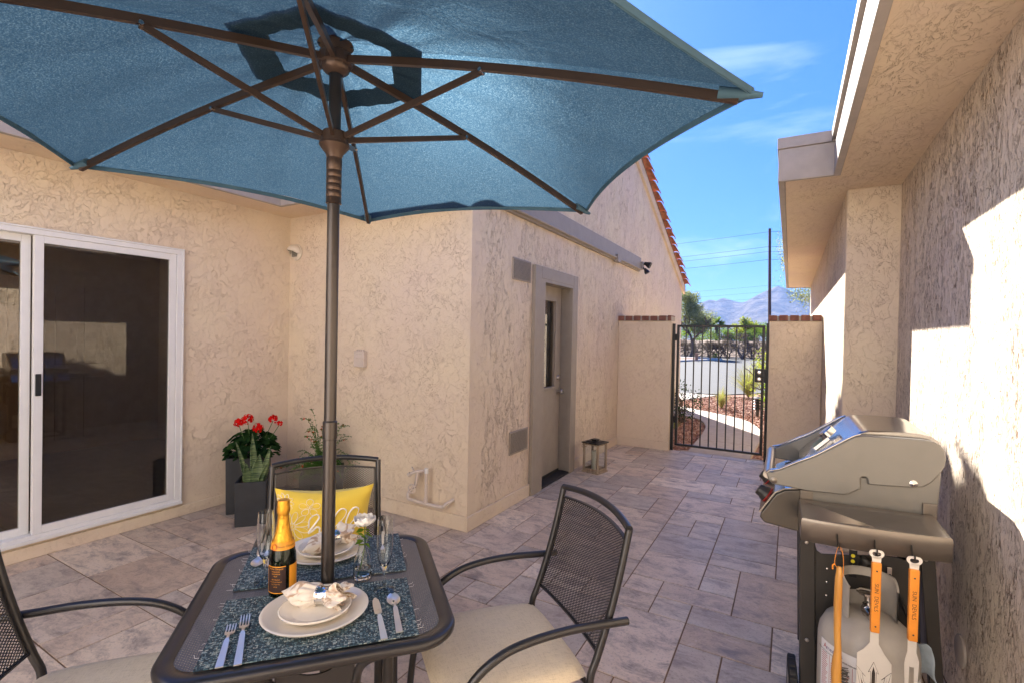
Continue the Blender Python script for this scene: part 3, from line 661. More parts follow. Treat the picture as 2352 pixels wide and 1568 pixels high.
# sliding glass door
F = MB(); fx0, fx1 = -4.40, -4.285
F.box((fx0, SY0, SZ0), (fx1, SY1, SZ0 + .035)); F.box((fx0, SY0, SZ1 - .035), (fx1, SY1, SZ1)); F.box((fx0, SY1 - .04, SZ0 + .035), (fx1, SY1, SZ1 - .035)); F.box((fx0, SY0, SZ0 + .035), (fx1, SY0 + .04, SZ1 - .035))
F.box((-4.285, SY0 - .02, SZ0 - .012), (-4.268, SY1 + .012, SZ0 + .012)); F.box((-4.309, SY1, SZ0 + .012), (-4.278, SY1 + .012, SZ1 + .012)); F.box((-4.309, SY0, SZ1), (-4.278, SY1, SZ1 + .012))
SD = F.build('sliding_door', 'vinyl_white', H, world=True, bevel=.003)
def sash(nm, y0, y1, x, scr):
    mb = MB(); st_ = .048; z0, z1 = SZ0 + .035, SZ1 - .035
    if not scr: pass
    mb.box((x, y0, z0), (x + .035, y0 + st_, z1)); mb.box((x, y1 - st_, z0), (x + .035, y1, z1)); mb.box((x, y0 + st_, z0), (x + .035, y1 - st_, z0 + st_)); mb.box((x, y0 + st_, z1 - st_), (x + .035, y1 - st_, z1))
    f = mb.build(nm, 'vinyl_white', SD, world=True, bevel=.003)
    mb = MB(); e = .006
    for (a, b, c, d) in ((y0 + st_, y0 + st_ + e, z0 + st_, z1 - st_), (y1 - st_ - e, y1 - st_, z0 + st_, z1 - st_), (y0 + st_ + e, y1 - st_ - e, z0 + st_, z0 + st_ + e), (y0 + st_ + e, y1 - st_ - e, z1 - st_ - e, z1 - st_)): mb.box((x + .012, a, c), (x + .033, b, d))
    return f
f1 = sash('door_panel', 1.262, SY1 - .042, -4.330, True)
f2 = sash('door_panel', SY0 + .042, 1.262 - .0, -4.385, False)
MB().box((-4.318, 1.31, .203), (-4.313, 2.065, 2.067)).build('glass_pane', 'window_glass', SD, world=True)
MB().box((-4.372, SY0 + .09, .203), (-4.367, 1.214, 2.067)).build('glass_pane', 'window_glass', SD, world=True)
MB().box((-4.3075, 1.31, .203), (-4.3068, 2.065, 2.067)).build('insect_screen', 'insect_screen', SD, world=True)
mb = MB(); mb.box((-4.295, 1.270, 1.065), (-4.286, 1.300, 1.21)); mb.build('door_pull', 'black_rubber', SD, world=True, bevel=.004)
# room behind it
mb = MB(); rx = -7.2
mb.box((rx - .1, -2.5, .1), (rx, 3.4, 2.6)); mb.box((rx, 3.34, .1), (-4.50, 3.44, 2.6)); mb.box((rx, -2.6, .1), (-4.50, -2.5, 2.6)); mb.box((rx, -2.5, 2.55), (-4.50, 3.34, 2.62))
mb.build('interior_wall', 'room_wall', H, world=True)
MB().box((rx, -2.5, .05), (-4.50, 3.34, .10)).build('interior_floor', 'room_floor', H, world=True)
mb = MB()   # closet doors seen dimly through the glass
for y0 in (1.55, 2.20):
    mb.box((rx, y0, .11), (rx + .04, y0 + .62, 2.15))
    for (za, zb) in ((.25, .95), (1.1, 2.0)):
        for ya in (y0 + .08, y0 + .34): mb.box((rx + .04, ya, za), (rx + .052, ya + .2, zb))
mb.build('closet_door', 'room_wall', H, world=True, bevel=.004)

# ================================================================= RIGHT HOUSE
G = thing('stucco_house', 'stucco house on the right with wide overhanging eave and stepped grey fascia', 'house', (.65, 4.3, 0))
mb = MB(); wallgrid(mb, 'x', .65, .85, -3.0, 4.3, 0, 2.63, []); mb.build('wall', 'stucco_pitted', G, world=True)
mb = MB(); mb.box((.336, 4.3, 0), (.85, 4.5, 2.63)); mb.build('wall', 'stucco_lace', G, world=True, bevel=.012)
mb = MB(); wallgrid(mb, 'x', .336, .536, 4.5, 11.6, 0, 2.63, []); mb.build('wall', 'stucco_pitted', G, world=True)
MB().prism([(.262, -3), (.85, -3), (.85, 4.5), (.536, 4.5), (.536, 11.65), (-.055, 11.65), (-.055, 3.87), (.262, 3.87)], lambda a, b: (a, b, 2.625), lambda a, b: (a, b, 2.66)).build('soffit', 'stucco_soffit', G, world=True)
mb = MB(); mb.box((.222, -3, 2.612), (.262, 3.842, 2.80)); mb.box((-.098, 3.842, 2.612), (.262, 3.87, 2.83)); mb.box((-.098, 3.87, 2.612), (-.058, 11.68, 2.83)); mb.box((-.058, 11.65, 2.612), (.536, 11.68, 2.83))
mb.build('fascia', 'fascia_paint', G, world=True, bevel=.003)
mb = MB(); mb.box((.205, -3, 2.835), (.262, 3.83, 2.90)); mb.box((-.106, 3.832, 2.832), (.262, 3.87, 2.905)); mb.box((-.106, 3.87, 2.832), (-.06, 11.69, 2.905))
mb.build('drip_edge', 'fascia_paint', G, world=True, bevel=.002)
mb = MB(); mb.box((.235, -3, 2.80), (.262, 3.842, 2.835)); mb.build('flashing_gap', 'seam_dark', G, world=True)
mb = MB(); mb.prism([(.262, 2.83), (5.5, 4.6), (5.5, 4.7), (.24, 2.925)], lambda a, b: (a, -3, b), lambda a, b: (a, 3.86, b)); mb.prism([(-.058, 2.83), (.5, 2.86), (5.5, 4.6), (5.5, 4.7), (.5, 2.90), (-.08, 2.90)], lambda a, b: (a, 3.86, b), lambda a, b: (a, 11.7, b)); mb.build('roof', 'asphalt_roof', G, world=True)
for q_ in (((.85, 4.5, 0), (6, 4.7, 2.63)), ((.536, 11.4, 0), (6, 11.6, 2.63))): MB().box(*q_).build('wall', 'stucco_lace', G, world=True)

# garden wall piers either side of the gate
def pier(x0, x1, lab, lx):
    P = thing('garden_wall', lab, 'wall', ((x0 + x1) / 2, 7.0, 0))
    MB().box((x0, 6.905, 0), (x1, 7.14, 1.765)).build('wall_body', 'stucco_lace', P, world=True, bevel=.01)
    MB().box((x0 + (0 if lx else .0), 6.888, 0), (x1, 6.905, .115)).build('base_course', 'stucco_lace', P, world=True, bevel=.004)
    mb = MB(); mm = MB(); x = x0 - .012; rr = random.Random(int(lx) + 3)
    mm.box((x0 - .004, 6.900, 1.765), (x1 - .004, 7.145, 1.828))
    while x < x1 - .03:
        w_ = min(.103, x1 + .006 - x); h_ = rr.uniform(-.004, .004)
        mb.box((x, 6.886 + h_, 1.768), (x + w_ - .011, 7.16, 1.838 + h_)); x += .1165
    mb.build('brick_cap', 'brick', P, world=True, bevel=.005); mm.build('mortar', 'mortar', P, world=True)
pier(-2.148, -1.412, 'short stucco wall with brick cap left of the gate, beside the lantern', True)
pier(-.228, .334, 'short stucco wall with brick cap right of the gate, behind the grill', False)

# gate
GT = thing('metal_gate', 'black iron gate of slim upright bars with a double lock plate', 'gate', (-1.39, 7.0, 0))
for q_ in (((-1.412, 6.975, -.03), (-1.375, 7.012, 1.73)), ((-.262, 6.975, -.03), (-.229, 7.012, 1.74))): MB().box(*q_).build('post', 'black_iron', GT, world=True, bevel=.002)
mb = MB(); GX0, GX1 = -1.352, -.278
mb.box((GX0, 6.98, .07), (GX0 + .032, 7.01, 1.715)); mb.box((GX1 - .032, 6.98, .07), (GX1, 7.01, 1.715)); mb.box((GX0 + .032, 6.98, 1.685), (GX1 - .032, 7.01, 1.715)); mb.box((GX0 + .032, 6.98, .07), (GX1 - .032, 7.01, .098))
mb.build('gate_frame', 'black_iron', GT, world=True, bevel=.002)
for k in range(1, 10):
    x = GX0 + .016 + (GX1 - GX0 - .032) * k / 10; MB().box((x - .0075, 6.988, .098), (x + .0075, 7.003, 1.685)).build('bar', 'black_iron', GT, world=True)
for z in (.38, 1.5): MB().tube([(-1.364, 6.99, z), (-1.364, 6.99, z + .09)], .012).build('hinge', 'black_iron', GT, world=True, smooth=40)
LK = MB().box((-.385, 6.955, .998), (-.262, 6.98, 1.168)).build('lock_plate', 'black_iron', GT, world=True, bevel=.002)
for z in (1.125, 1.04):
    MB().lathe([(0, 0), (.029, 0), (.029, .012), (.020, .020), (.018, .03), (0, .031)], M=Matrix.Translation((-.330, 6.955, z)) @ Matrix.Rotation(pi / 2, 4, 'X')).build('lock_cylinder', 'silver', LK, world=True, smooth=40)

# unseen white wall added behind the camera to bounce sunlight into the patio
E_ = thing('bounce_wall', 'tall white stucco bounce wall added out of view behind the camera', 'wall', (-1.8, -2.0, 0))
MB().box((-4.31, -2.2, 0), (.65, -2.0, 4.2)).build('wall_body', 'bounce_white_stucco', E_, world=True)
# ================================================================= UMBRELLA
UX, UY = -1.275, 1.085
UM = thing('patio_umbrella', 'blue patio umbrella with bronze ribs standing through the set table', 'umbrella', (UX, UY, 0))
tips = []
for ang, r, z in ((10, 1.19, 2.095), (68.6, 1.165, 2.10), (130.6, 1.16, 2.125), (-167.5, 1.17, 2.133), (-109, 1.17, 2.13), (-50, 1.18, 2.11)):
    a = radians(ang); tips.append(Vector((r * cos(a), r * sin(a), z)))
HUBZ = 2.385
def ribp(k, s, lift=0.0):
    t_ = tips[k % 6]; d = Vector((t_.x, t_.y, 0)).normalized(); a = Vector((d.x * .035, d.y * .035, HUBZ)); p = a.lerp(t_, s); return Vector((p.x, p.y, p.z + lift + .018 * sin(pi * s)))
def canopy(s0, s1, lift, nu=22, nv=22, hem=True, top=0.0):
    mb = MB(); rr = random.Random(8)
    for k in range(6):
        ph = [rr.uniform(0, 6.28) for _ in range(4)]
        def f(u, v, k=k, ph=ph):
            s = s0 + (s1 - s0) * v; a, b = ribp(k, s, lift), ribp(k + 1, s, lift); p = a.lerp(b, u)
            q = 4 * u * (1 - u); sh = 1 - ((.055, .10, .09, .045, .09, .03)[k] * q * s * s); p = Vector((p.x * sh, p.y * sh, p.z + .012 * q * s + (top * (1 - v) ** 1)))
            p.z += .004 * q * (sin(9 * s + 5 * u + ph[0]) + .7 * sin(21 * u + 4 * s + ph[1]) + .5 * sin(16 * s - 9 * u + ph[2]))
            return p
        mb.grid(f, nu, nv)
    return mb
canopy(.145, 1.012, .022).build('canopy', 'umbrella_cloth', UM, smooth=60, recalc=False)
cap = canopy(.0, .24, .030, 14, 8, top=.02); cap.build('vent_cap', 'umbrella_cloth', UM, smooth=60, recalc=False)
# hem along the scalloped edge, seams of the vent opening
mb = MB()
for k in range(6):
    pts = []
    for i in range(25):
        u = i / 24; s = 1.012; a, b = ribp(k, s, .022), ribp(k + 1, s, .022); p = a.lerp(b, u); q = 4 * u * (1 - u); sh = 1 - (.055, .10, .09, .045, .09, .03)[k] * q * s * s
        pts.append(Vector((p.x * sh, p.y * sh, p.z + .012 * q - .006)))
    mb.tube(pts, 1.0, seg=4, sq=(.0035, .012))
mb.build('hem', 'umbrella_pocket', UM, smooth=40)
for k in range(6):
    pts = [ribp(k, s_ / 10) - Vector((0, 0, .006)) for s_ in range(0, 11)]; pts[-1] = ribp(k, .985) - Vector((0, 0, .006))
    rb = MB().tube(pts, 1.0, seg=4, sq=(.010, .0155)).build('rib', 'umbrella_bronze', UM)
    d = tips[k].copy(); d.z = 0; d.normalize()
    pm = ribp(k, .405) - Vector((0, 0, .018)); base = Vector((d.x * .040, d.y * .040, 2.138))
    MB().tube([base, base.lerp(pm, .5), pm], 1.0, seg=4, sq=(.0075, .012)).build('strut', 'umbrella_bronze', rb)
    side = Vector((-d.y, d.x, 0)); MB().tube([pm - side * .014, pm + side * .014], .006, seg=8).build('rivet', 'steel', rb, smooth=40)
    t0 = ribp(k, .945); t1 = ribp(k, 1.03, .012); mb = MB(); mb.tube([t0, t0.lerp(t1, .5), t1], [1, .85, .35], seg=8, sq=(.020, .016)); mb.build('rib_pocket', 'umbrella_pocket', UM, smooth=60)
MB().lathe([(.021, 2.335), (.034, 2.342), (.042, 2.352), (.044, 2.362), (.050, 2.366), (.050, 2.395), (.04, 2.402), (.02, 2.405), (.0, 2.405)], seg=24, fn=lambda r, z, a: r * (1 + (.06 if (z > 2.35 and int(a * 12 / pi + .01) % 2) else 0))).build('hub', 'umbrella_bronze', UM, smooth=35)
MB().lathe([(0, 2.436), (.055, 2.430), (.055, 2.427), (0, 2.428)]).build('top_plate', 'umbrella_bronze', UM, smooth=40)
MB().lathe([(.0, 2.445), (.012, 2.455), (.022, 2.475), (.018, 2.50), (0, 2.52)]).build('finial', 'umbrella_bronze', UM, smooth=60)
MB().lathe([(.020, 2.06), (.027, 2.085), (.040, 2.10), (.047, 2.110), (.046, 2.118), (.039, 2.121), (.039, 2.150), (.036, 2.154), (.021, 2.154)]).build('runner', 'umbrella_bronze', UM, smooth=35)
pr = [(.0235, 1.93)]
for k in range(5): z = 1.945 + k * .021; pr += [(.0235, z), (.0222, z + .002), (.0222, z + .003), (.0235, z + .005)]
pr += [(.0245, 2.065), (.020, 2.085)]
MB().lathe([(.019, 1.925), (.0245, 1.928)] + pr).build('grip_sleeve', 'umbrella_bronze', UM, smooth=35)
MB().lathe([(.0, .05), (.0205, .05), (.0205, 1.18), (.0225, 1.182), (.0225, 1.235), (.0188, 1.24), (.0188, 2.39), (0, 2.39)]).build('pole', 'bronze_metal', UM, smooth=35)
MB().lathe([(.0, 0), (.23, 0), (.235, .012), (.22, .03), (.12, .055), (.035, .075), (.032, .22), (.0, .22)]).build('base', 'bronze_metal', UM, smooth=35)

# ================================================================= TABLE
TH = radians(47.5); TC = Vector((-1.275, 1.065, 0)); TZ = .71
def UV(u, v, z=0.0): return Vector((TC.x + u * cos(TH) - v * sin(TH), TC.y + u * sin(TH) + v * cos(TH), z))
TB = thing('patio_table', 'square bronze metal mesh table set for two under the umbrella', 'table', TC, TH)
def ring(w, h, r, sect, n=10, z=0):
    """sweep a section (list of (out,up)) round a rounded rectangle"""
    path_ = rrect(w, h, r, n); N_ = len(path_); mb = MB(); vs = []; ns = len(sect)
    for (sx, sy, a0), q in [((0, 0, 0), 0)] * 0: pass
    k = 0
    for (sx, sy, a0) in ((1, 1, 0), (-1, 1, 90), (-1, -1, 180), (1, -1, 270)):
        for i in range(n + 1):
            a = radians(a0 + 90 * i / n); cx, cy = sx * (w / 2 - r), sy * (h / 2 - r)
            for (o_, u_) in sect: vs.append((cx + (r + o_) * cos(a), cy + (r + o_) * sin(a), z + u_))
    fs = [(i * ns + j, i * ns + (j + 1) % ns, ((i + 1) % N_) * ns + (j + 1) % ns, ((i + 1) % N_) * ns + j) for i in range(N_) for j in range(ns)]
    mb.add(vs, fs); return mb
sect = [(-.046, -.004), (-.044, -.001), (-.012, 0), (-.004, -.003), (0, -.010), (-.001, -.020), (-.007, -.027), (-.018, -.030), (-.024, -.024), (-.028, -.010), (-.046, -.008)]
ring(.745, .745, .115, sect, 12, TZ).build('table_rim', 'charcoal_metal', TB, smooth=60)
mb = MB(); lattice(mb, rrect(.664, .664, .078, 6), .0130, .0090, .0041, .0012, lambda x, y, h: (x, y, TZ - .004 + h))
mb.build('mesh_top', 'mesh_metal', TB, recalc=False)
mb = MB()
for s_ in (-1, 1): mb.box((s_ * .19 - .012, -.335, TZ - .032), (s_ * .19 + .012, .335, TZ - .008))
mb.box((-.178, -.012, TZ - .03), (.178, .012, TZ - .009)); mb.build('cross_brace', 'charcoal_metal', TB, bevel=.002)
for sx in (-1, 1):
    for sy in (-1, 1): MB().tube([(sx * .19, sy * .215, TZ - .03), (sx * .19, sy * .215, 0)], .0155, seg=14).build('leg', 'charcoal_metal', TB, smooth=40)
mb = MB()
for sx in (-1, 1):
    mb.tube(smoothpath([(sx * .172, -.34, TZ - .03), (sx * .135, -.325, TZ - .045), (sx * .108, -.30, TZ - .085), (sx * .10, -.28, TZ - .16), (sx * .10, -.26, TZ - .30), (sx * .10, -.25, .2)], 5), .012, seg=10)
mb.build('bracket', 'charcoal_metal', TB, smooth=50)
# curved apron plate with an oval hole
def plate():
    mb = MB(); ell = [(.045 * cos(2 * pi * i / 24), .016 * sin(2 * pi * i / 24) + TZ - .070) for i in range(24)]
    out = []
    for i in range(24):
        a = 2 * pi * i / 24; c_, s_ = cos(a), sin(a); k = min(.098 / max(abs(c_), 1e-6), (.040 if s_ > 0 else .24) / max(abs(s_), 1e-6)); out.append((c_ * k, s_ * k + TZ - .070))
    vs = []; 
    for y in (-.29, -.284):
        vs += [(x, y, z) for x, z in ell] + [(x, y, z) for x, z in out]
    fs = []
    for i in range(24):
        j = (i + 1) % 24; fs += [(i, j, 24 + j, 24 + i), (48 + i, 72 + i, 72 + j, 48 + j), (i, 48 + i, 48 + j, j)]
    mb.add(vs, fs); return mb
plate().build('apron_plate', 'charcoal_metal', TB)

# ================================================================= CHAIRS
def chair(name, label, pose, group):
    u0, v0, deg = pose; p = UV(u0, v0); rz = TH + radians(deg)
    C_ = thing(name, label, 'chair', p, rz - pi / 2, group)   # local +y faces the table
    yt = lambda z: -.179 + (-.32 + .179) * (z - .42) / (.902 - .42) - (.012 * sin(max(0, min(1, (z - .42) / .48)) * pi))
    zt = .900; w = .236
    bow = lambda x, z: -.036 * (1 - (x / w) ** 2) * max(0, min(1, (z - .42) / .25))
    for s_ in (-1, 1):
        pts = [(s_ * w, yt(z), z) for z in (zt, .82, .74, .66, .58, .50, .44)] + [(s_ * w, -.195, .36), (s_ * (w + .004), -.225, .2), (s_ * (w + .008), -.27, .012)]
        MB().tube(smoothpath(pts, 4), .0125, seg=12).build('back_upright', 'charcoal_metal', C_, smooth=50)
        # arm flows into the front leg; its tail runs past the upright
        pts = [(s_ * .262, -.302, .618), (s_ * .262, -.22, .622), (s_ * .264, -.10, .628), (s_ * .266, .02, .622), (s_ * .266, .12, .600), (s_ * .266, .205, .545), (s_ * .265, .255, .46), (s_ * .262, .285, .32), (s_ * .262, .30, .16), (s_ * .262, .305, .012)]
        MB().tube(smoothpath(pts, 5), .0128, seg=12).build('arm', 'charcoal_metal', C_, smooth=50)
    mb = MB()
    pts = [(w * q / 8, yt(zt) + bow(w * q / 8, zt), zt + .016 * (1 - (q / 8) ** 2)) for q in range(-8, 9)]
    mb.tube(pts, .0125, seg=12); mb.build('top_rail', 'charcoal_metal', C_, smooth=50)
    # curved mesh panel
    wp = w - .013; z0, z1 = .515, .862
    def mp(x, z, h):
        zz = z + .012 * (1 - (x / w) ** 2) * ((z - z0) / (z1 - z0)); return (x, yt(z) + bow(x, z) + h, zz)
    mb = MB(); lattice(mb, [(-wp, z0), (wp, z0), (wp, z1), (-wp, z1)], .0140, .0095, .0026, .0012, mp, n=14)
    PN = mb.build('mesh_back', 'charcoal_metal', C_, recalc=False)
    mb = MB()
    for z in (z0, z1): mb.tube([mp(wp * q / 8, z, 0) for q in range(-8, 9)], 1, seg=4, sq=(.0085, .0045))
    for s_ in (-1, 1): mb.tube([mp(s_ * wp, z0 + (z1 - z0) * q / 6, 0) for q in range(7)], 1, seg=4, sq=(.0045, .0085))
    mb.build('panel_frame', 'charcoal_metal', PN)
    # seat frame and cushion
    mb = MB(); mb.tube([(-.235, .27, .405), (-.235, -.19, .405), (.235, -.19, .405), (.235, .27, .405)], .011, seg=8, closed=True); mb.build('seat_frame', 'charcoal_metal', C_, smooth=50)
    def cush(u, v, top):
        x = (u - .5) * 2; y = (v - .5) * 2; e = lambda q: math.copysign(abs(q) ** .9, q)
        rx = .243 - .012 * (y < 0) * abs(y); yy = .05 + e(y) * .245; xx = e(x) * rx
        cr = max(0, abs(x) ** 6 + abs(y) ** 6); sh = 1 - .05 * min(1, abs(x * y) ** 3)
        th_ = .030 * (1 - min(1, (abs(x) ** 7 + abs(y) ** 7))) ** .5
        return Vector((xx * sh, .05 + (yy - .05) * sh, .440 + (th_ + .008 * (1 - x * x) * (1 - y * y) if top else -th_ * .7)))
    mb = MB(); mb.grid(lambda u, v: cush(u, v, True), 22, 22); mb.grid(lambda u, v: cush(1 - u, v, False), 22, 22)
    mb.build('seat_cushion', 'seat_fabric', C_, smooth=70)
    return C_
grp = 'mesh back patio chairs around the table'
c1 = chair('patio_chair', 'mesh back chair with bare tan cushion right of the table, nearest the grill', (.615, -.043, 182.6), grp)
def place(lab, pose):
    c = copy_tree(c1); c['label'] = lab; c.location = UV(pose[0], pose[1]); c.rotation_euler = (0, 0, TH + radians(pose[2]) - pi / 2); WM[c.name] = Matrix.Translation(c.location) @ Matrix.Rotation(c.rotation_euler.z, 4, 'Z'); return c
c2 = place('mesh back chair holding the yellow pillow on the far side of the table', (-.02, .514, -88.8))
c3 = place('mesh back chair cut off by the left edge of the photo, nearest the sliding door', (-.642, -.005, -.85))

# yellow pillow
def pillow():
    Mx = WM[c2.name] @ Matrix.Translation((0.004, -.125, .682)) @ Matrix.Rotation(radians(-14), 4, 'X') @ Matrix.Rotation(radians(-2), 4, 'Y')
    P = thing('throw_pillow', 'yellow throw pillow printed with white flowers and lettering, propped on the far chair', 'pillow', Mx.translation)
    W2, H2 = .200, .185
    def surf(x, z, s_):   # x,z in -1..1
        ex = 1 - .11 * (1 - z * z) * 0 ; pinch = 1 - .20 * (1 - abs(x) ** 2) * abs(z) ** 3; pz = 1 - .10 * (1 - z * z) * abs(x) ** 3
        th = .062 * max(0, (1 - x ** 4)) ** .6 * max(0, (1 - z ** 4)) ** .6
        th += .003 * sin(9 * x + 3 * z) * (1 - x * x) * (1 - z * z)
        return Mx @ Vector((x * W2 * pz, s_ * th, z * H2 * pinch))
    mb = MB(); mb.grid(lambda u, v: surf(2 * u - 1, 2 * v - 1, 1), 26, 22); mb.grid(lambda u, v: surf(1 - 2 * u, 2 * v - 1, -1), 26, 22)
    o = mb.build('cover', 'pillow_yellow', P, world=True, smooth=70)
    pr = MB()
    # facing viewer = local +y ; viewer sees chair-local +x on the LEFT, so flip
    def on(a, b): # a right in the photo, b up (unit -1..1)
        p = surf(-a, b, 1); n = (Mx.to_3x3() @ Vector((0, 1, 0))).normalized(); return p + n * .0012
    def stroke(pts, r=.0016, T=False):
        q = smoothpath([(a, (.30 + (b - .15) * .66) if T else b, 0) for a, b in pts], 6); pr.tube([on(max(-.985, min(.985, p.x)), max(-.985, min(.985, p.y))) for p in q], 1.0, seg=4, sq=(.0011, .0012) if False else (r * 1.25, r * .5))
    # script word: h e l l o
    stroke([(-.30, -.10), (-.28, .25), (-.16, .42), (-.10, .30), (-.20, .0), (-.30, -.28), (-.22, -.20), (-.14, -.06), (-.08, -.12), (-.08, -.28), (-.02, -.30)], .0040, True)
    stroke([(-.02, -.30), (.06, -.10), (.10, .0), (.05, .08), (.0, -.05), (.03, -.25), (.10, -.30), (.17, -.22)], .0040, True)
    for o_ in (0, .27): stroke([(.17 + o_, -.22), (.30 + o_, .0), (.42 + o_, .28), (.44 + o_, .50), (.34 + o_, .58), (.24 + o_, .40), (.18 + o_, .05), (.20 + o_, -.20), (.30 + o_, -.28), (.42 + o_, -.20)], .0040, True)
    stroke([(.69, -.20), (.74, .02), (.84, .04), (.88, -.12), (.80, -.27), (.72, -.20), (.76, -.02), (.92, .05)], .0040, True)
    vs, fs = text_geo('SUNSHINE', .30, lambda x, y: on(.14 + x * .56, -.13 + y * .62), ext=0); pr.add(vs, fs)
    def flower(cx, cy, R_, n_, w_, rot=0):
        for k in range(n_):
            a = rot + 2 * pi * k / n_; ax, ay = cos(a), sin(a); ar = W2 / H2
            P_ = []
            for t_, s2 in ((.15, 0), (.45, .8), (.8, .9), (1, 0), (.8, -.9), (.45, -.8), (.15, 0)):
                x = cx + (ax * t_ - ay * s2 * w_) * R_; y = cy + (ay * t_ + ax * s2 * w_) * R_ * ar; P_.append((x, y))
            stroke(P_, .0011)
        for k in range(5): a = k * 1.26; stroke([(cx, cy), (cx + .03 * cos(a), cy + .04 * sin(a))], .0012)
    flower(-.80, .76, .19, 10, .18); flower(-.30, .66, .22, 5, .32, .3); flower(-.64, .18, .36, 11, .16, .2); flower(-.93, .35, .14, 8, .18); flower(-.85, -.35, .3, 9, .2)
    pr.build('print', 'pillow_print', o, world=True)
pillow()

# ================================================================= TABLE SETTINGS
def mat_(u, v, lab):
    M_ = thing('placemat', lab, 'placemat', UV(u, v, TZ), TH + rng.uniform(-.01, .01), 'woven placemats on the table')
    o = MB().grid(lambda a, b: (( a - .5) * .53, (b - .5) * .325, .0015 + .0006 * sin(a * 40) * sin(b * 31)), 40, 24).build('mat', 'placemat_weave', M_, solid=.0022)
    mb = MB(); rr = random.Random(int(v * 100))
    for k in range(14):
        s_ = rr.choice((-1, 1)); y = rr.uniform(-.16, .16); x = s_ * .265; L_ = rr.uniform(.006, .022); mb.tube([(x, y, .002), (x + s_ * L_ * .6, y + rr.uniform(-.004, .004), .003), (x + s_ * L_ * .8, y + rr.uniform(-.010, .010), .006)], .0005, seg=4)
    mb.build('fringe', 'paper_white', M_, kind='stuff')
mat_(-.003, -.170, 'woven teal and white placemat under the near place setting'); mat_(.003, .210, 'woven teal and white placemat under the far place setting')
ZM = TZ + .003
def plate_(u, v, r, z, lab, ov=1.0, th=TH):
    pr = [(0, .004), (r * .60, .004), (r * .66, .006), (r * .93, .0155), (r * .97, .018), (r, .0165), (r * .985, .0125), (r * .70, .001), (r * .62, 0), (0, 0)]
    o = MB().lathe(pr, seg=64, fn=lambda q, z_, a: q * (1 + (ov - 1) * sin(a) ** 2)).build('plate', 'ceramic', smooth=50)
    o.location = UV(u, v, z); o.rotation_euler = (0, 0, th); tag(o, lab, 'plate', 'cream plates on the table')
plate_(-.010, -.152, .146, ZM, 'large cream dinner plate nearest the camera, with forks and knife beside it', .93)
plate_(-.010, -.163, .098, ZM + .0115, 'small cream plate stacked on the near dinner plate, under the floral napkin', .92)
plate_(-.002, .262, .142, ZM, 'large cream dinner plate on the far placemat, behind the umbrella pole', .93)
plate_(.0, .250, .098, ZM + .0115, 'small cream plate stacked on the far dinner plate', .92)
def napkin(pa, pb, lab, seed, lab2, flip=False):
    rr = random.Random(seed); A, B = Vector(pa), Vector(pb); L_ = (B - A).length
    P = thing('napkin', lab, 'napkin', A, 0, 'rolled napkins in silver rings')
    d = (B - A).normalized(); up = Vector((0, 0, 1)); up = (up - d * up.dot(d)).normalized(); si = d.cross(up)
    prof = [(0, .003, 0), (.10, .020, .1), (.22, .034, .2), (.38, .040, .35), (.52, .034, .35), (.60, .024, .15), (.68, .021, .1), (.74, .026, .25), (.82, .034, .5), (.92, .042, .85), (1.0, .040, 1.1)]
    T_ = [p[0] for p in prof]; ph = rr.uniform(0, 6)
    def f(u, v):
        a = 2 * pi * u; r = np.interp(v, T_, [p[1] for p in prof]); k = np.interp(v, T_, [p[2] for p in prof])
        r2 = r * (1 + .22 * k * sin(5 * a + ph + 2 * v) + .16 * k * sin(9 * a + 3 * v + ph * 2) + .10 * k * sin(14 * a - 12 * v))
        if v < .55: r2 *= 1 + .10 * sin(3 * a + 14 * v + ph)
        ax = v * L_ + (.018 * k * sin(4 * a + ph) if v > .8 else 0) - .012 * sin(a + 1) * (1 - v)
        p = A + d * ax + up * (r2 * sin(a) * .78) + si * (r2 * cos(a)); return p
    mb = MB(); mb.grid(f, 72, 44)
    def g(u, v):  # inner folds showing at the flared end
        p = f(u, .70 + .28 * v); c_ = A + d * (L_ * (.70 + .28 * v)); k = .62 + .12 * sin(6 * pi * u + 2); return c_ + (p - c_) * k
    mb.grid(g, 60, 12)
    def spiral(t0, n_, w_):
        def h_(u, v):
            a = t0 + u * 4.4; r = .034 * (1 - .62 * u) ; x = L_ * (.78 + .20 * v) - .02 * u; return A + d * (x + .008 * sin(5 * a)) + up * (r * sin(a) * .8 + .004 * sin(7 * v)) + si * (r * cos(a))
        mb.grid(h_, 36, 10)
    spiral(rr.uniform(0, 6), 1, 1)
    mb.build('cloth', 'napkin', P, world=True, smooth=70, recalc=False, solid=.0012)
    R_ = thing('napkin_ring', lab2, 'napkin ring', A + d * L_ * .64, 0, 'silver napkin rings')
    M_ = Matrix.Translation(A + d * L_ * .64) @ d.to_track_quat('Z', 'Y').to_matrix().to_4x4()
    pr_ = [(.024, -.019), (.0262, -.018), (.0268, -.014), (.0248, -.011), (.0245, 0), (.0248, .011), (.0268, .014), (.0262, .018), (.024, .019), (.0232, .012), (.0228, 0), (.0232, -.012), (.024, -.019)]
    mb = MB(); mb.lathe(pr_, M=M_, seg=36)
    for s_ in (-.0145, .0145):
        for k in range(30):
            a = 2 * pi * k / 30; c_ = M_ @ Vector((.0268 * cos(a), .0268 * sin(a), s_)); mb.lathe([(0, -.0018), (.0016, 0), (0, .0018)], c=c_, seg=5)
    mb.build('band', 'silver', R_, world=True, smooth=50)
zn = ZM + .0115 + .030
napkin(UV(-.095, -.095, zn + .004), UV(.068, -.165, zn), 'white and tan floral napkin rolled in a silver ring on the near plate', 2, 'beaded silver ring around the near napkin')
napkin(UV(-.070, .185, zn + .002), UV(.075, .300, zn + .012), 'brown and cream napkin rolled in a silver ring on the far plate', 5, 'beaded silver ring around the far napkin')
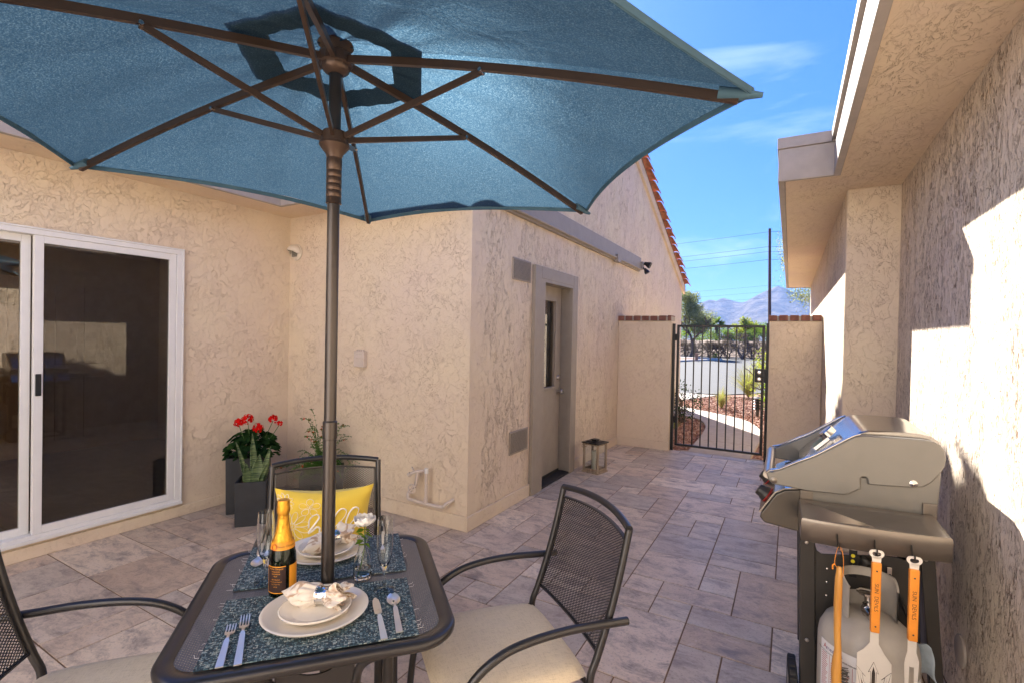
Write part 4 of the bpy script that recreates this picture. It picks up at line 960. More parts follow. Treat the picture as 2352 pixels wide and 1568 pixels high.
# cutlery
def cutl(kind, p0, p1, lab):
    A, B = UV(*p0), UV(*p1); d = (B - A); L_ = d.length; rz = math.atan2(d.y, d.x) - pi / 2
    O = thing(kind, lab, kind, (A.x, A.y, ZM), rz, 'silver cutlery on the placemats'); mb = MB()
    def strip(prof, mb=mb, th=.0016, dish=0.0):  # prof: (y, halfwidth, z)
        n = 6; vs = []
        for (y, w, z) in prof:
            for k in range(n + 1):
                x = -w + 2 * w * k / n; vs.append((x, y, z + th - dish * (1 - (2 * k / n - 1) ** 2) * (w / .02)))
            for k in range(n + 1):
                x = w - 2 * w * k / n; vs.append((x, y, z - dish * (1 - (2 * k / n - 1) ** 2) * (w / .02)))
        m_ = 2 * (n + 1); fs = [(i * m_ + k, i * m_ + (k + 1) % m_, (i + 1) * m_ + (k + 1) % m_, (i + 1) * m_ + k) for i in range(len(prof) - 1) for k in range(m_)]
        fs += [tuple(range(m_)), tuple(reversed(range((len(prof) - 1) * m_, len(prof) * m_)))]; mb.add(vs, fs)
    hd = .60 * L_ if kind != 'knife' else .5 * L_
    strip([(0, .0088, .003), (hd * .15, .0086, .004), (hd * .65, .0072, .006), (hd * .92, .0062, .008), (hd, .0034, .009)], th=.0032)
    if kind == 'fork':
        strip([(hd, .003, .009), (hd + .018, .0035, .008), (hd + .030, .011, .004), (hd + .040, .0125, .003)], th=.0018)
        tl = L_ - hd - .040
        for k in range(4):
            x = -.0105 + k * .007; n_ = 6
            mb.tube([(x, hd + .039 + tl * q / n_, .004 - .001 * sin(pi * q / n_) + .004 * (q / n_) ** 2) for q in range(n_ + 1)], [1.0] * n_ + [.5], seg=4, sq=(.0019, .0012))
    elif kind == 'spoon':
        pr_ = [(hd, .003, .009), (hd + .012, .004, .008)]
        for q in range(9):
            t_ = q / 8; pr_.append((hd + .016 + (L_ - hd - .016) * t_, .0035 + .0165 * sin(pi * min(1, t_ * .93 + .05)) ** .6, .006 - .002 * sin(pi * t_)))
        strip(pr_, dish=.006)
    else:
        strip([(hd, .0034, .009), (hd + .012, .0060, .006), (hd + .02, .0105, .003), (L_ * .80, .0110, .002), (L_ * .93, .009, .002), (L_, .002, .002)], th=.0014)
    mb.build('metal_body', 'cutlery_steel', O, smooth=45)
cutl('fork', (-.212, -.342), (-.222, -.158), 'shorter silver fork, leftmost on the near placemat'); cutl('fork', (-.172, -.344), (-.196, -.118), 'longer silver fork just left of the near plate')
cutl('knife', (.170, -.338), (.156, -.118), 'silver butter knife just right of the near plate'); cutl('spoon', (.211, -.318), (.208, -.112), 'silver spoon right of the near knife')
cutl('knife', (-.205, .385), (-.190, .185), 'silver knife on the far placemat behind the bottle'); cutl('spoon', (-.235, .385), (-.222, .195), 'silver spoon on the far placemat behind the left glass')
cutl('fork', (.205, .385), (.190, .170), 'silver fork on the far placemat behind the right glass')

# champagne bottle
BP = UV(-.116, .000); BO = thing('champagne_bottle', 'green champagne bottle with gold foil neck and orange edged dark label', 'bottle', (BP.x, BP.y, TZ), TH)
MB().lathe([(0, .008), (.020, .003), (.034, 0), (.0385, .005), (.039, .015), (.039, .110), (.0375, .128), (.031, .158), (.0235, .185), (.0178, .210), (.0150, .240), (.0145, .262), (0, .262)], seg=40).build('glass_body', 'green_glass', BO, smooth=50)
MB().lathe([(0, .012), (.034, .008), (.0360, .110), (.034, .130), (.027, .160), (.018, .186), (0, .187)], seg=30).build('wine', plain('dark_wine', (.012, .022, .006), .2), BO, smooth=50)
rr = random.Random(3)
gold = MT('gold_foil'); v_ = gold.coord(); gold.set(color=(.86, .42, .045), metal=.85, rough=.32, normal=gold.bump(gold.noise(v_, 90, 4, .6, .8), .9, .004))
FO = MB().lathe([(.0305, .162), (.0262, .180), (.0215, .197), (.0182, .216), (.0165, .236), (.0160, .248), (.0185, .252), (.0190, .262), (.0178, .270), (.0176, .284), (.0165, .290), (.0, .2915)], seg=48, fn=lambda r, z, a: r * (1 + (.035 * sin(11 * a + z * 300) if z > .243 else .0))).build('neck_foil', 'gold_foil', BO, smooth=60)
org = plain('orange_label', (.80, .33, .02), .45, var=.03); dk = plain('label_dark', (.028, .010, .008), .5, var=.05)
def cylband(r0, r1, z0, z1, a0, a1, n=18, tilt=0.0):
    return MB().grid(lambda u, v: ((r0 + (r1 - r0) * v) * cos(a0 + (a1 - a0) * u), (r0 + (r1 - r0) * v) * sin(a0 + (a1 - a0) * u), z0 + (z1 - z0) * v + tilt * cos(a0 + (a1 - a0) * u + .3)), n, 3)
band = cylband(.0352, .0313, .146, .168, 0, 2 * pi, 48); band.build('neck_label', org, BO, smooth=60)
ct = radians(-118)    # direction towards the viewer, in bottle axes
def cyltext(s, size, r, ac, z, par, mat, taper=0.0):
    vs, fs = text_geo(s, size, lambda x, y: ((r - taper * y) * cos(ac + x / r), (r - taper * y) * sin(ac + x / r), z + y)); MB().add(vs, fs).build('lettering', mat, par, recalc=False)
cyltext('Veuve Clicquot', .0085, .0339, radians(-66), .157, BO, 'dark_ink', .18)
mb = MB()
for q, rr_ in ((0, .0095), (1, .0070)):
    mb.tube([((.0346 - .18 * rr_ * sin(t_ * pi / 12)) * cos(radians(-128) + rr_ * cos(t_ * pi / 12) / .034), (.0346 - .18 * rr_ * sin(t_ * pi / 12)) * sin(radians(-128) + rr_ * cos(t_ * pi / 12) / .034), .1555 + rr_ * sin(t_ * pi / 12)) for t_ in range(24)], .0005, seg=4, closed=True)
mb.build('seal_emblem', 'red_plastic', BO)
cylband(.0396, .0396, .018, .100, radians(-160), radians(-70), 24).build('back_label', dk, BO, smooth=60)
mb = MB(); R3 = .0399
for (a0, a1, z0, z1) in ((-160, -156.5, .018, .100), (-160, -70, .018, .0205), (-160, -70, .0975, .100)): 
    g_ = cylband(R3, R3, z0, z1, radians(a0), radians(a1), 20); mb.add(g_.v, g_.f)
mb.build('label_border', org, BO)
cylband(.0398, .0398, .022, .098, radians(-56), radians(35), 24).build('front_label', org, BO, smooth=60)
for k, (s, z, sz) in enumerate((('Veuve Clicquot', .0925, .0072), ('PONSARDIN', .084, .0045), ('CHAMPAGNE', .077, .0045), ('BRUT', .070, .0045), ('REIMS FRANCE', .060, .0040), ('PRODUCT OF FRANCE', .053, .0036), ('ALC 12% BY VOL', .046, .0036), ('375 ML', .038, .0040))): cyltext(s, sz, .0400, radians(-113), z, BO, org)
def flute(u, v, lab):
    p = UV(u, v); G_ = thing('champagne_flute', lab, 'glass', (p.x, p.y, TZ + .001), 0, 'empty champagne flutes')
    o = [(0, 0), (.030, 0), (.0325, .002), (.030, .004), (.012, .008), (.0052, .014), (.0042, .03), (.0045, .055), (.0058, .066), (.0105, .076), (.0175, .092), (.0230, .115), (.0255, .145), (.0255, .185), (.0232, .229)]
    i_ = [(.0222, .229), (.0243, .185), (.0243, .145), (.0218, .116), (.0163, .094), (.009, .081), (0, .078)]
    MB().lathe(o + i_, seg=36).build('glass_body', 'clear_glass', G_, smooth=50)
flute(-.177, .082, 'empty champagne flute left of the bottle'); flute(.186, -.070, 'empty champagne flute to the right of the rose')
vp = UV(.123, .0285); VS = thing('bud_vase', 'small clear swirled glass vase holding a white rose', 'vase', (vp.x, vp.y, TZ + .001))
rip = lambda r, z, a: r * (1 + .035 * sin(6 * a + z * 70))
MB().lathe([(0, 0), (.020, 0), (.026, .004), (.030, .020), (.0305, .038), (.026, .062), (.0185, .088), (.0145, .108), (.0150, .122), (.0195, .140), (.0178, .140), (.0130, .122), (.0125, .108), (.0165, .087), (.0240, .061), (.0283, .038), (.0275, .020), (.022, .010), (0, .008)], seg=48, fn=rip).build('glass_body', 'clear_glass', VS, smooth=60)
water = MT('water'); water.set(color=(.93, .97, .96), rough=0.0, ior=1.33, trans=1.0)
MB().lathe([(0, .0085), (.0215, .0105), (.0270, .020), (.0278, .036), (0, .036)], seg=32).build('water', 'water', VS, smooth=40)
def rose():
    F_ = thing('white_rose', 'white rose on a leafy green stem in the glass vase', 'flower', (vp.x, vp.y, TZ + .01)); rr = random.Random(9)
    MB().tube(smoothpath([(-.012, -.004, .002), (-.004, 0, .05), (.004, .002, .10), (.006, 0, .165)], 5), .0017, seg=6).build('stem', 'stem_green', F_, smooth=50)
    mb = MB()
    c = Vector((.008, -.002, .185))
    lay = [(4, .016, .030, 1.0), (5, .022, .032, .8), (6, .029, .032, .55), (7, .036, .030, .3)]
    for li, (n_, R_, Hh, cl) in enumerate(lay):
        for k in range(n_):
            a0 = 2 * pi * k / n_ + li * .7 + rr.uniform(-.1, .1); wd = 2 * pi / n_ * .78; tl = rr.uniform(-.004, .004)
            def f(u, v):
                a = a0 + (u - .5) * wd * 2 * (1 - .25 * v); r = R_ * (sin(min(1.0, v * 1.05) * pi * .5) ** .7) * (1 - cl * .40 * v * v) + .004 * v * v * (1 - cl) + .0015 * sin(7 * u + k)
                z = -.018 + (Hh + tl) * v ** 1.1 * (1 - .25 * (2 * u - 1) ** 2) + .0015 * sin(11 * u + li); return c + Vector((r * cos(a), r * sin(a), z))
            mb.grid(f, 8, 8)
    mb.build('petals', 'rose_white', F_, smooth=80, recalc=False)
    mb = MB()
    for k in range(22):
        a = rr.uniform(0, 2 * pi); h = rr.uniform(.105, .168); L_ = rr.uniform(.018, .034); dz = rr.uniform(-.014, .010); b = Vector((.004, 0, h)); d = Vector((cos(a), sin(a), 0)); s = Vector((-sin(a), cos(a), 0)); w = L_ * .32
        mb.add([b, b + d * L_ * .5 + s * w + Vector((0, 0, dz * .3)), b + d * L_ + Vector((0, 0, dz)), b + d * L_ * .5 - s * w + Vector((0, 0, dz * .3 + .003))], [(0, 1, 2, 3)], rr.random())
    mb.build('leaves', 'leaf_bright', F_, attr='leaf_rnd', recalc=False)
rose()
# ================================================================= GRILL
GA = radians(7)
GL = thing('gas_grill', 'grey and stainless gas grill with closed lid and side shelf against the right wall', 'grill', (.05, 2.35, 0), GA)
GM = WM[GL.name]
gy = lambda y0, y1: (lambda a, b: (a, y0, b), lambda a, b: (a, y1, b))
lidp = [(-.127, .970), (-.118, .940), (-.102, .925), (.031, .913), (.154, .915), (.168, .921), (.207, .947), (.205, .987), (.209, .993), (.216, .995), (.223, .992), (.227, .985), (.229, .966), (.36, .972), (.405, .980), (.43, 1.002), (.455, 1.040), (.466, 1.065), (.470, 1.095), (.466, 1.122), (.452, 1.143), (.432, 1.155), (.40, 1.159), (.30, 1.159), (.215, 1.157), (.190, 1.153), (.173, 1.145), (.117, 1.106), (.046, 1.056), (-.02, 1.020), (-.08, .986), (-.107, .975), (-.120, .974)]
LID = MB().prism(lidp, *gy(-.012, .022)).build('lid', 'grill_grey', GL, bevel=.005, smooth=30)
MB().prism(lidp, *gy(.51, .545)).build('lid_side', 'grill_grey', LID, bevel=.005, smooth=30)
hood = [(.0, .972), (.055, 1.030), (.125, 1.100), (.180, 1.148), (.205, 1.165), (.235, 1.174), (.30, 1.177), (.40, 1.175), (.435, 1.168), (.458, 1.150), (.470, 1.115), (.462, 1.06), (.42, 1.0), (.38, .985), (.05, .95)]
MB().prism(hood, *gy(.022, .51)).build('lid_shell', 'chrome_lid', LID, bevel=.006, smooth=40)
edge = [(-.129, .968), (-.110, .982), (-.08, .990), (-.02, 1.025), (.046, 1.061), (.117, 1.111), (.173, 1.150), (.20, 1.162)]
for y in (-.003, .530):
    MB().tube(smoothpath([(a, y, b) for a, b in edge], 4), 1, seg=8, sq=(.010, .0045)).build('trim_strip', 'steel', LID, smooth=50)
MB().tube([(-.118, .0, .960), (-.118, .53, .960)], 1, seg=16, sq=(.020, .017)).build('handle', 'steel_brushed', LID, smooth=40)
mb = MB(); M_ = Matrix.Translation((.100, .25, 1.083)) @ Matrix.Rotation(radians(-45), 4, 'Y')
mb.box((-.055, -.045, -.004), (.02, .045, .010), M_); mb.lathe([(0, .030), (.030, .030), (.034, .026), (.034, .0), (0, 0)], M=M_ @ Matrix.Translation((.03, 0, .004))); mb.build('thermometer', 'silver', LID, smooth=30)
MB().lathe([(0, .0305), (.028, .0305)], M=M_ @ Matrix.Translation((.03, 0, .0042))).build('gauge_face', 'paper_white', LID)
MB().box((-.012, -.10, 0), (.030, .005, .004), Matrix.Translation((.020, .19, 1.003)) @ Matrix.Rotation(radians(-45), 4, 'Y')).build('badge', 'paper_white', LID)
for (x, z, m_) in ((-.098, .942, 'grill_side'), (.372, .990, 'silver')):
    MB().lathe([(0, .003), (.007, .003), (.010, .001), (.013, .0), (.013, -.004), (0, -.004)], M=Matrix.Translation((x, -.014, z)) @ Matrix.Rotation(pi / 2, 4, 'X')).build('bolt', m_, LID, smooth=40)
MB().prism([(.03, .74), (.44, .74), (.455, .90), (.462, 1.04), (.03, .95)], *gy(.004, .53)).build('cook_box', 'grill_grey', GL, bevel=.006)
for (x0, x1, z1) in ((.0, .045, .912), (.405, .450, .918)): MB().box((x0, -.006, .80), (x1, .003, z1)).build('side_bracket', 'grill_side', GL, bevel=.002)
cp = [(.0, .912), (-.055, .902), (-.088, .882), (-.142, .795), (-.147, .778), (-.128, .757), (-.02, .742), (.0, .742)]
CPN = MB().prism(cp, *gy(-.006, .545)).build('control_panel', 'panel_dark', GL, bevel=.005)
MB().prism([(-.0, .915), (-.054, .906), (-.090, .885), (-.143, .800), (-.146, .797), (-.150, .80), (-.094, .890), (-.056, .911), (.0, .920)], *gy(.0, .54)).build('panel_face', 'chrome_lid', CPN)
for y in (.10, .40):
    M_ = Matrix.Translation((-.118, y, .846)) @ Matrix.Rotation(radians(-58), 4, 'Y')
    MB().lathe([(.031, .0), (.0345, .001), (.0345, .004), (.032, .005)], M=M_).build('knob_ring', 'red_plastic', CPN, smooth=40)
    MB().lathe([(.033, .004), (.031, .018), (.026, .024), (.024, .040), (.021, .045), (0, .046)], M=M_, fn=lambda r, z, a: r * (1 + .03 * sin(10 * a))).build('knob', 'grill_dark', CPN, smooth=40)
# side shelf with rolled skirt
def shelf(y0, y1, nm):
    sgn = -1 if y0 < 0 else 1
    mb = MB(); n = 12
    out = []
    for i in range(n + 1):
        u = i / n; out.append((-.031 + .438 * u, y1 - sgn * .018 * (abs(2 * u - 1) ** 2.2)))
    poly = out + [(.438, y0), (-.006, y0)]
    c_ = (sum(p[0] for p in poly) / len(poly), sum(p[1] for p in poly) / len(poly))
    prof = [(1.0, .797), (1.0, .868), (.992, .8755), (.975, .878), (.93, .8755), (.0, .874)]
    vs = []; fs = []; N_ = len(poly)
    for (k, z) in prof:
        for (x, y) in poly: vs.append((c_[0] + (x - c_[0]) * k, c_[1] + (y - c_[1]) * k, z))
    for i in range(len(prof) - 1):
        for j in range(N_): fs.append((i * N_ + j, i * N_ + (j + 1) % N_, (i + 1) * N_ + (j + 1) % N_, (i + 1) * N_ + j))
    mb.add(vs, fs)
    return mb.build(nm, 'grill_side', GL, smooth=35, solid=.002)
S1 = shelf(-.010, -.278, 'side_shelf'); S2 = shelf(.56, .80, 'side_shelf')
for x in (.078, .187, .291):
    MB().tube(smoothpath([(x, -.276, .842), (x, -.283, .820), (x, -.290, .806), (x, -.308, .806), (x, -.310, .820)], 5), 1, seg=6, sq=(.007, .0022)).build('tool_hook', 'grill_dark', S1, smooth=50)
# cart: tapered legs, lower frame, back panel
def leg(xt0, xt1, xb0, xb1, y0, y1):
    mb = MB(); mb.add([(xt0, y0, .80), (xt1, y0, .80), (xt1, y1, .80), (xt0, y1, .80), (xb0, y0, .02), (xb1, y0, .02), (xb1, y1, .02), (xb0, y1, .02)], [(0, 1, 2, 3), (7, 6, 5, 4), (0, 4, 5, 1), (1, 5, 6, 2), (2, 6, 7, 3), (3, 7, 4, 0)])
    return mb.build('leg', 'grill_dark', GL, bevel=.004)
leg(0, .056, .020, .076, 0, .03); leg(.398, .443, .462, .505, 0, .03); leg(0, .056, .020, .076, .51, .54); leg(.398, .443, .462, .505, .51, .54)
for (x, z) in ((.028, .70), (.038, .30), (.420, .705)): MB().lathe([(0, .004), (.006, .003), (.008, 0), (0, 0)], M=Matrix.Translation((x, -.002, z)) @ Matrix.Rotation(pi / 2, 4, 'X')).build('bolt', 'steel_brushed', GL)
# recessed side panel with upper cut-out
pp = [(.056, .05), (.43, .05), (.408, .67), (.34, .688), (.29, .688), (.19, .668), (.13, .661), (.085, .655), (.068, .666), (.061, .69), (.056, .76)]
MB().prism(pp, *gy(.018, .026)).build('side_panel', 'grill_dark', GL, bevel=.002)
for q_ in (((.02, .0, .03), (.49, .03, .06)), ((.02, .51, .03), (.49, .54, .06)), ((.03, .03, .03), (.06, .51, .05)), ((.45, .03, .03), (.48, .51, .05)), ((.45, .03, .30), (.455, .51, .78)), ((.03, .03, .78), (.44, .51, .80))): MB().box(*q_).build('cart_rail', 'grill_dark', GL, bevel=.003)
for z in (.60, .545, .49, .40): MB().lathe([(0, .003), (.0035, .002), (.004, 0)], M=Matrix.Translation((.105, .017, z)) @ Matrix.Rotation(pi / 2, 4, 'X'), seg=10).build('rivet', 'silver', GL)
# tank scale with yellow markers
SCL = MB().box((.178, .008, .585), (.205, .017, .70)).build('tank_scale', 'black_rubber', GL, bevel=.002)
for z in (.672, .650, .628): MB().lathe([(0, .002), (.007, .002), (.007, 0)], M=Matrix.Translation((.190, .0075, z)) @ Matrix.Rotation(pi / 2, 4, 'X'), seg=16).build('level_mark', 'yellow_paint', SCL)
MB().box((.186, .0055, .608), (.194, .0075, .611)).build('level_line', 'red_plastic', SCL)
MB().lathe([(0, .03), (.012, .028), (.022, .020), (.024, .006), (.014, 0)], M=Matrix.Translation((.235, .016, .655)) @ Matrix.Rotation(pi / 2, 4, 'X'), fn=lambda r, z, a: r * (1 + .22 * cos(3 * a))).build('star_knob', 'grill_dark', GL, smooth=50)
mb = MB(); mb.box((-.1 + .155, -.17, .33), (-.1 + .165, .02, .40)); 
MB().box((.302, .004, .605), (.318, .017, .65)).build('latch', 'silver', GL, bevel=.001)
mb = MB()
wM = Matrix.Translation((-.012, .035, .10)) @ Matrix.Rotation(pi / 2, 4, 'Y')
WH = MB().lathe([(.06, -.015), (.088, -.016), (.093, -.012), (.093, .012), (.088, .016), (.06, .015)], M=wM, seg=72, fn=lambda r, z, a: r * (1 + (.03 if (r > .09 and int(a * 36 / pi) % 2) else 0))).build('wheel', 'black_rubber', GL, smooth=30)
MB().lathe([(0, -.012), (.06, -.014), (.06, .014), (0, .012)], M=wM, seg=32).build('wheel_hub', 'grill_grey', WH, smooth=40)
# gas hose
MB().tube(smoothpath([(.235, -.155, .50), (.26, -.16, .505), (.30, -.15, .478), (.34, -.12, .44), (.375, -.06, .415), (.37, -.01, .47), (.34, .0, .55), (.31, .0, .62)], 6), .0065, seg=10).build('gas_hose', 'black_rubber', GL, smooth=50)
MB().tube(smoothpath([(.085, -.20, .80), (.11, -.21, .782), (.15, -.22, .778), (.19, -.20, .80)], 6), .003, seg=8).build('igniter_cable', 'steel_brushed', GL, smooth=50)
# the grill stands a little askew: run its depth true to the wall
def shear(o):
    for c in o.children:
        if c.type == 'MESH':
            for v_ in c.data.vertices:
                if v_.co.y > .03: v_.co.x += (v_.co.y - .03) * .123
        shear(c)
shear(GL)
# ---- propane tank
tx, ty = .2125, -.122; tw = GM @ Vector((tx, ty, -.006))
TK = thing('propane_tank', 'tan grey propane tank with collar and printed label hung under the grill shelf', 'gas tank', tw, GA)
MB().lathe([(0, .06), (.10, .062), (.14, .085), (.156, .12), (.157, .27), (.157, .405), (.152, .440), (.135, .475), (.105, .502), (.06, .520), (0, .526)], seg=56).build('cylinder', 'tank_grey', TK, smooth=60)
MB().lathe([(.1585, .10), (.1585, .432)], seg=40).build('label_wrap', 'paper_white', TK, smooth=60) if False else None
def tanklab(a0, a1, z0, z1, mat, r=.1582, nm='printed_label'):
    return MB().grid(lambda u, v: (r * cos(a0 + (a1 - a0) * u), r * sin(a0 + (a1 - a0) * u), z0 + (z1 - z0) * v), 24, 2).build(nm, mat, TK, smooth=60)
tanklab(radians(195), radians(262), .11, .418, 'paper_white'); tanklab(radians(278), radians(352), .11, .36, 'paper_white')
mb = MB(); rr = random.Random(12)
def line(a0, a1, z, h, r=.1588): mb.grid(lambda u, v: (r * cos(radians(a0 + (a1 - a0) * u)), r * sin(radians(a0 + (a1 - a0) * u)), z + h * v), 8, 1)
for k in range(34):
    z = .372 - k * .0075
    line(198, 203 + rr.uniform(3, 7), z, .0022); 
    if k > 2: line(214, 214 + rr.uniform(9, 13), z, .0022)
    if k > 4: line(228, 228 + rr.uniform(8, 13), z, .0022); 
    if k > 5: line(243, 243 + rr.uniform(8, 15), z, .0022)
    if k > 14: line(316, 316 + rr.uniform(5, 9), z, .002); line(328, 328 + rr.uniform(6, 10), z, .002)
for a in (212, 226.5, 241.5): line(a, a + .5, .125, .25)
mb.build('fine_print', 'red_ink', TK, recalc=False)
def ttext(s, size, ac, z, mat, r=.1589, al='CENTER'):
    vs, fs = text_geo(s, size, lambda x, y: (r * cos(radians(ac) + x / r), r * sin(radians(ac) + x / r), z + y), align=al); MB().add(vs, fs).build('lettering', mat, TK, recalc=False)
ttext('A', .026, 204, .398, 'red_ink'); ttext('meri', .022, 213.5, .397, 'blue_ink'); ttext('G', .022, 221.5, .397, 'red_ink'); ttext('as', .022, 227, .397, 'blue_ink')
ttext('PROPANE EXCHANGE  CALL FOR SERVICE', .0085, 219, .380, 'dark_ink'); ttext('WARNING: FLAMMABLE GAS UNDER PRESSURE', .0065, 246, .381, 'dark_ink')
mb = MB()
a0, a1 = radians(-15), radians(215)
for i in range(1): pass
def col(u, v, r): a = a0 + (a1 - a0) * u; zt = .655 - .03 * max(0, abs(u - .5) * 2 - .75) * 4; return (r * cos(a), r * sin(a), .505 + (zt - .505) * v)
def collar():
    mb = MB(); n = 60; hole = lambda u, v: (.30 < u < .70 and .42 < v < .78)
    for r in (.088, .085):
        for i in range(n):
            for j in range(10):
                u0, u1, w0, w1 = i / n, (i + 1) / n, j / 10, (j + 1) / 10
                if hole((u0 + u1) / 2, (w0 + w1) / 2): continue
                mb.add([col(u0, w0, r), col(u1, w0, r), col(u1, w1, r), col(u0, w1, r)], [(0, 1, 2, 3)])
    mb.tube([col(i / n, 1, .0865) for i in range(n + 1)], .004, seg=6)
    return mb
collar().build('collar', 'tank_grey', TK, recalc=False)
VL = MB(); VL.lathe([(0, .52), (.018, .52), (.018, .555), (.012, .56), (.012, .585), (0, .585)]); VL.box((-.028, -.008, .585), (.028, .008, .592)); VL.lathe([(.0, .0), (.016, 0), (.022, .006), (.024, .028), (.018, .034), (.013, .060), (0, .060)], M=Matrix.Translation((-.005, -.01, .545)) @ Matrix.Rotation(radians(100), 4, 'X'), seg=16)
VL.build('valve', 'steel', TK, smooth=40)
MB().lathe([(.026, .590), (.036, .594), (.036, .602), (.028, .606), (0, .606)], seg=12, fn=lambda r, z, a: r * (1 + .08 * cos(6 * a))).build('hand_wheel', 'silver', TK, smooth=40)
MB().add([(.012, -.150, .462), (.028, -.148, .466), (.030, -.150, .449), (.014, -.153, .445)], [(0, 1, 2, 3)]).build('sticker', 'paper_white', TK) if False else None
def tagp():
    mb = MB(); mb.grid(lambda u, v: (.148 + .040 * u + .03 * v ** 2 + .008 * sin(5 * v), .04 - .05 * u, .325 + .115 * (1 - v) - .008 * sin(6 * u + 2 * v)), 8, 14); return mb
tg = tagp().build('hang_tag', plain('tag_paper', (.42, .50, .56), .6, var=.35), TK, smooth=60, solid=.0006)

# ---- tools hanging from the shelf hooks (grill-local positions)
def gw(x, y, z): return GM @ Vector((x, y, z))
def outline(mb, pts, y0, y1): mb.prism(pts, lambda a, b: (a, y0, b), lambda a, b: (a, y1, b)); return mb
def frame2(outer, inner, y0, y1, mb):
    n = len(outer); vs = []
    for y in (y0, y1): vs += [(a, y, b) for a, b in outer] + [(a, y, b) for a, b in inner]
    fs = []
    for i in range(n):
        j = (i + 1) % n; fs += [(i, j, n + j, n + i), (2 * n + i, 3 * n + i, 3 * n + j, 2 * n + j), (i, 2 * n + i, 2 * n + j, j), (n + i, n + j, 3 * n + j, 3 * n + i)]
    mb.add(vs, fs)
def utensil(nm, lab, x, ztop, kind):
    O = thing(nm, lab, 'grill tool', gw(x, -.306, ztop), GA)   # local: z downwards negative from the opener head
    mb = MB(); n = 28; outer, inner = [], []
    for i in range(n):
        a = 2 * pi * i / n; k = 1 + .22 * max(0, cos(2 * a + .0)) * (abs(cos(a)) > .5); rx, rz_ = .0215, .0165
        outer.append((rx * cos(a) * (1 + .10 * sin(a)), -.012 + rz_ * sin(a) * (1 - .12 * (sin(a) > .9)))); inner.append((.0125 * cos(a), -.012 + .0085 * sin(a) * (1 - .45 * max(0, sin(a)) ** 6)))
    frame2(outer, inner, -.001, .001, mb)
    outline(mb, [(-.0135, -.022), (.0135, -.022), (.0120, -.044), (.0120, -.31), (-.0120, -.31), (-.0120, -.044)], -.0010, .0010)
    H0, H1 = -.040, -.279
    if kind == 'spatula':
        bl = [(.0125, -.300), (.0125, -.318), (.030, -.350), (.050, -.378), (.053, -.56), (-.050, -.56), (-.048, -.378), (-.048, -.362), (-.030, -.345), (-.0125, -.318), (-.0125, -.300)]
        outline(mb, bl, -.0008, .0008)
    else:
        outline(mb, [(-.0120, -.300), (.0120, -.300), (.0120, -.318), (.020, -.345), (.0195, -.362), (-.0195, -.362), (-.018, -.345), (-.0120, -.318)], -.0012, .0012)
        outline(mb, [(-.0195, -.362), (-.006, -.362), (-.008, -.50), (-.015, -.50)], -.001, .001); outline(mb, [(.007, -.362), (.0195, -.362), (.015, -.50), (.009, -.50)], -.001, .001)
        outline(mb, [(-.006, -.362), (.007, -.362), (.006, -.368), (-.005, -.368)], -.001, .001)
    mb.build('steel_blade', 'blade_steel', O)
    hm = MB(); outline(hm, [(-.0135, H0), (.0135, H0), (.0130, H1), (-.0130, H1)], -.0085, .0085)
    HD = hm.build('handle', 'orange_wood', O, bevel=.003)
    for z in (H0 - .028, H1 + .022): MB().lathe([(0, .0092), (.0028, .0090), (.0030, .008)], M=Matrix.Translation((0, 0, z)) @ Matrix.Rotation(pi / 2, 4, 'X'), seg=12).build('rivet', 'grill_dark', HD)
    vs, fs = text_geo('SUN  DEVILS', .0165, lambda a, b: (b, -.0089, -.158 - a * 1.04)); MB().add(vs, fs).build('lettering', 'dark_ink', HD, recalc=False)
    if kind == 'spatula':     # trident emblem cut in the blade
        em = MB(); s = .00125; cz = -.470; ey = -.0011
        def P2(pts): return [(x * s, ey, cz + z * s) for x, z in pts]
        def stk(pts, w=.0011, cl=False): em.tube([(x * s, ey, cz + z * s) for x, z in pts], 1, seg=4, sq=(w, .0005), closed=cl)
        for sg in (-1, 1):
            stk([(0, 70), (sg * 12, 40), (sg * 7, 44), (sg * 6, 12), (sg * 14, 2), (sg * 22, 12), (sg * 26, 34), (sg * 18, 26), (sg * 40, 52), (sg * 34, 22), (sg * 30, 0), (sg * 20, -14), (sg * 28, -12), (sg * 14, -30), (sg * 17, -50), (sg * 9, -36), (sg * 8, -60), (sg * 2, -34)], .0010)
            em.add(P2([(sg * 4, 40), (sg * 4, 8), (sg * 12, -4), (sg * 22, 2), (sg * 29, 22), (sg * 31, 38), (sg * 26, 4), (sg * 16, -12), (sg * 5, -16), (0, -10), (0, 58)]), [(0, 1, 9, 10), (1, 2, 8, 9), (2, 3, 7, 8), (3, 4, 6, 7), (4, 5, 6)] if sg > 0 else [(10, 9, 1, 0), (9, 8, 2, 1), (8, 7, 3, 2), (7, 6, 4, 3), (6, 5, 4)])
        em.add(P2([(-3, -14), (3, -14), (3, -60), (-3, -60)]), [(0, 1, 2, 3)])
        em.build('emblem', 'dark_ink', O, recalc=False)
utensil('spatula', 'steel spatula with orange lettered handle and trident emblem hanging from the middle hook', .187, .817, 'spatula')
utensil('grill_fork', 'steel two prong grill fork with orange lettered handle hanging nearest the wall', .291, .814, 'fork')
BR = thing('grill_brush', 'wooden handled grill brush hanging by an orange cord, leftmost of the hanging tools', 'grill tool', gw(.078, -.310, .812), GA)
bb = MB(); prof = [(.003, -.070, .006), (.002, -.078, .0085), (.001, -.11, .0115), (0, -.20, .0125), (.001, -.30, .0110), (.004, -.36, .0110), (.002, -.40, .015), (.001, -.44, .0165), (.004, -.50, .016), (.006, -.56, .015)]
bb.tube([(a, 0, b) for a, b, r in prof], [p[2] for p in prof], seg=14); bb.build('handle', 'bamboo', BR, smooth=50)
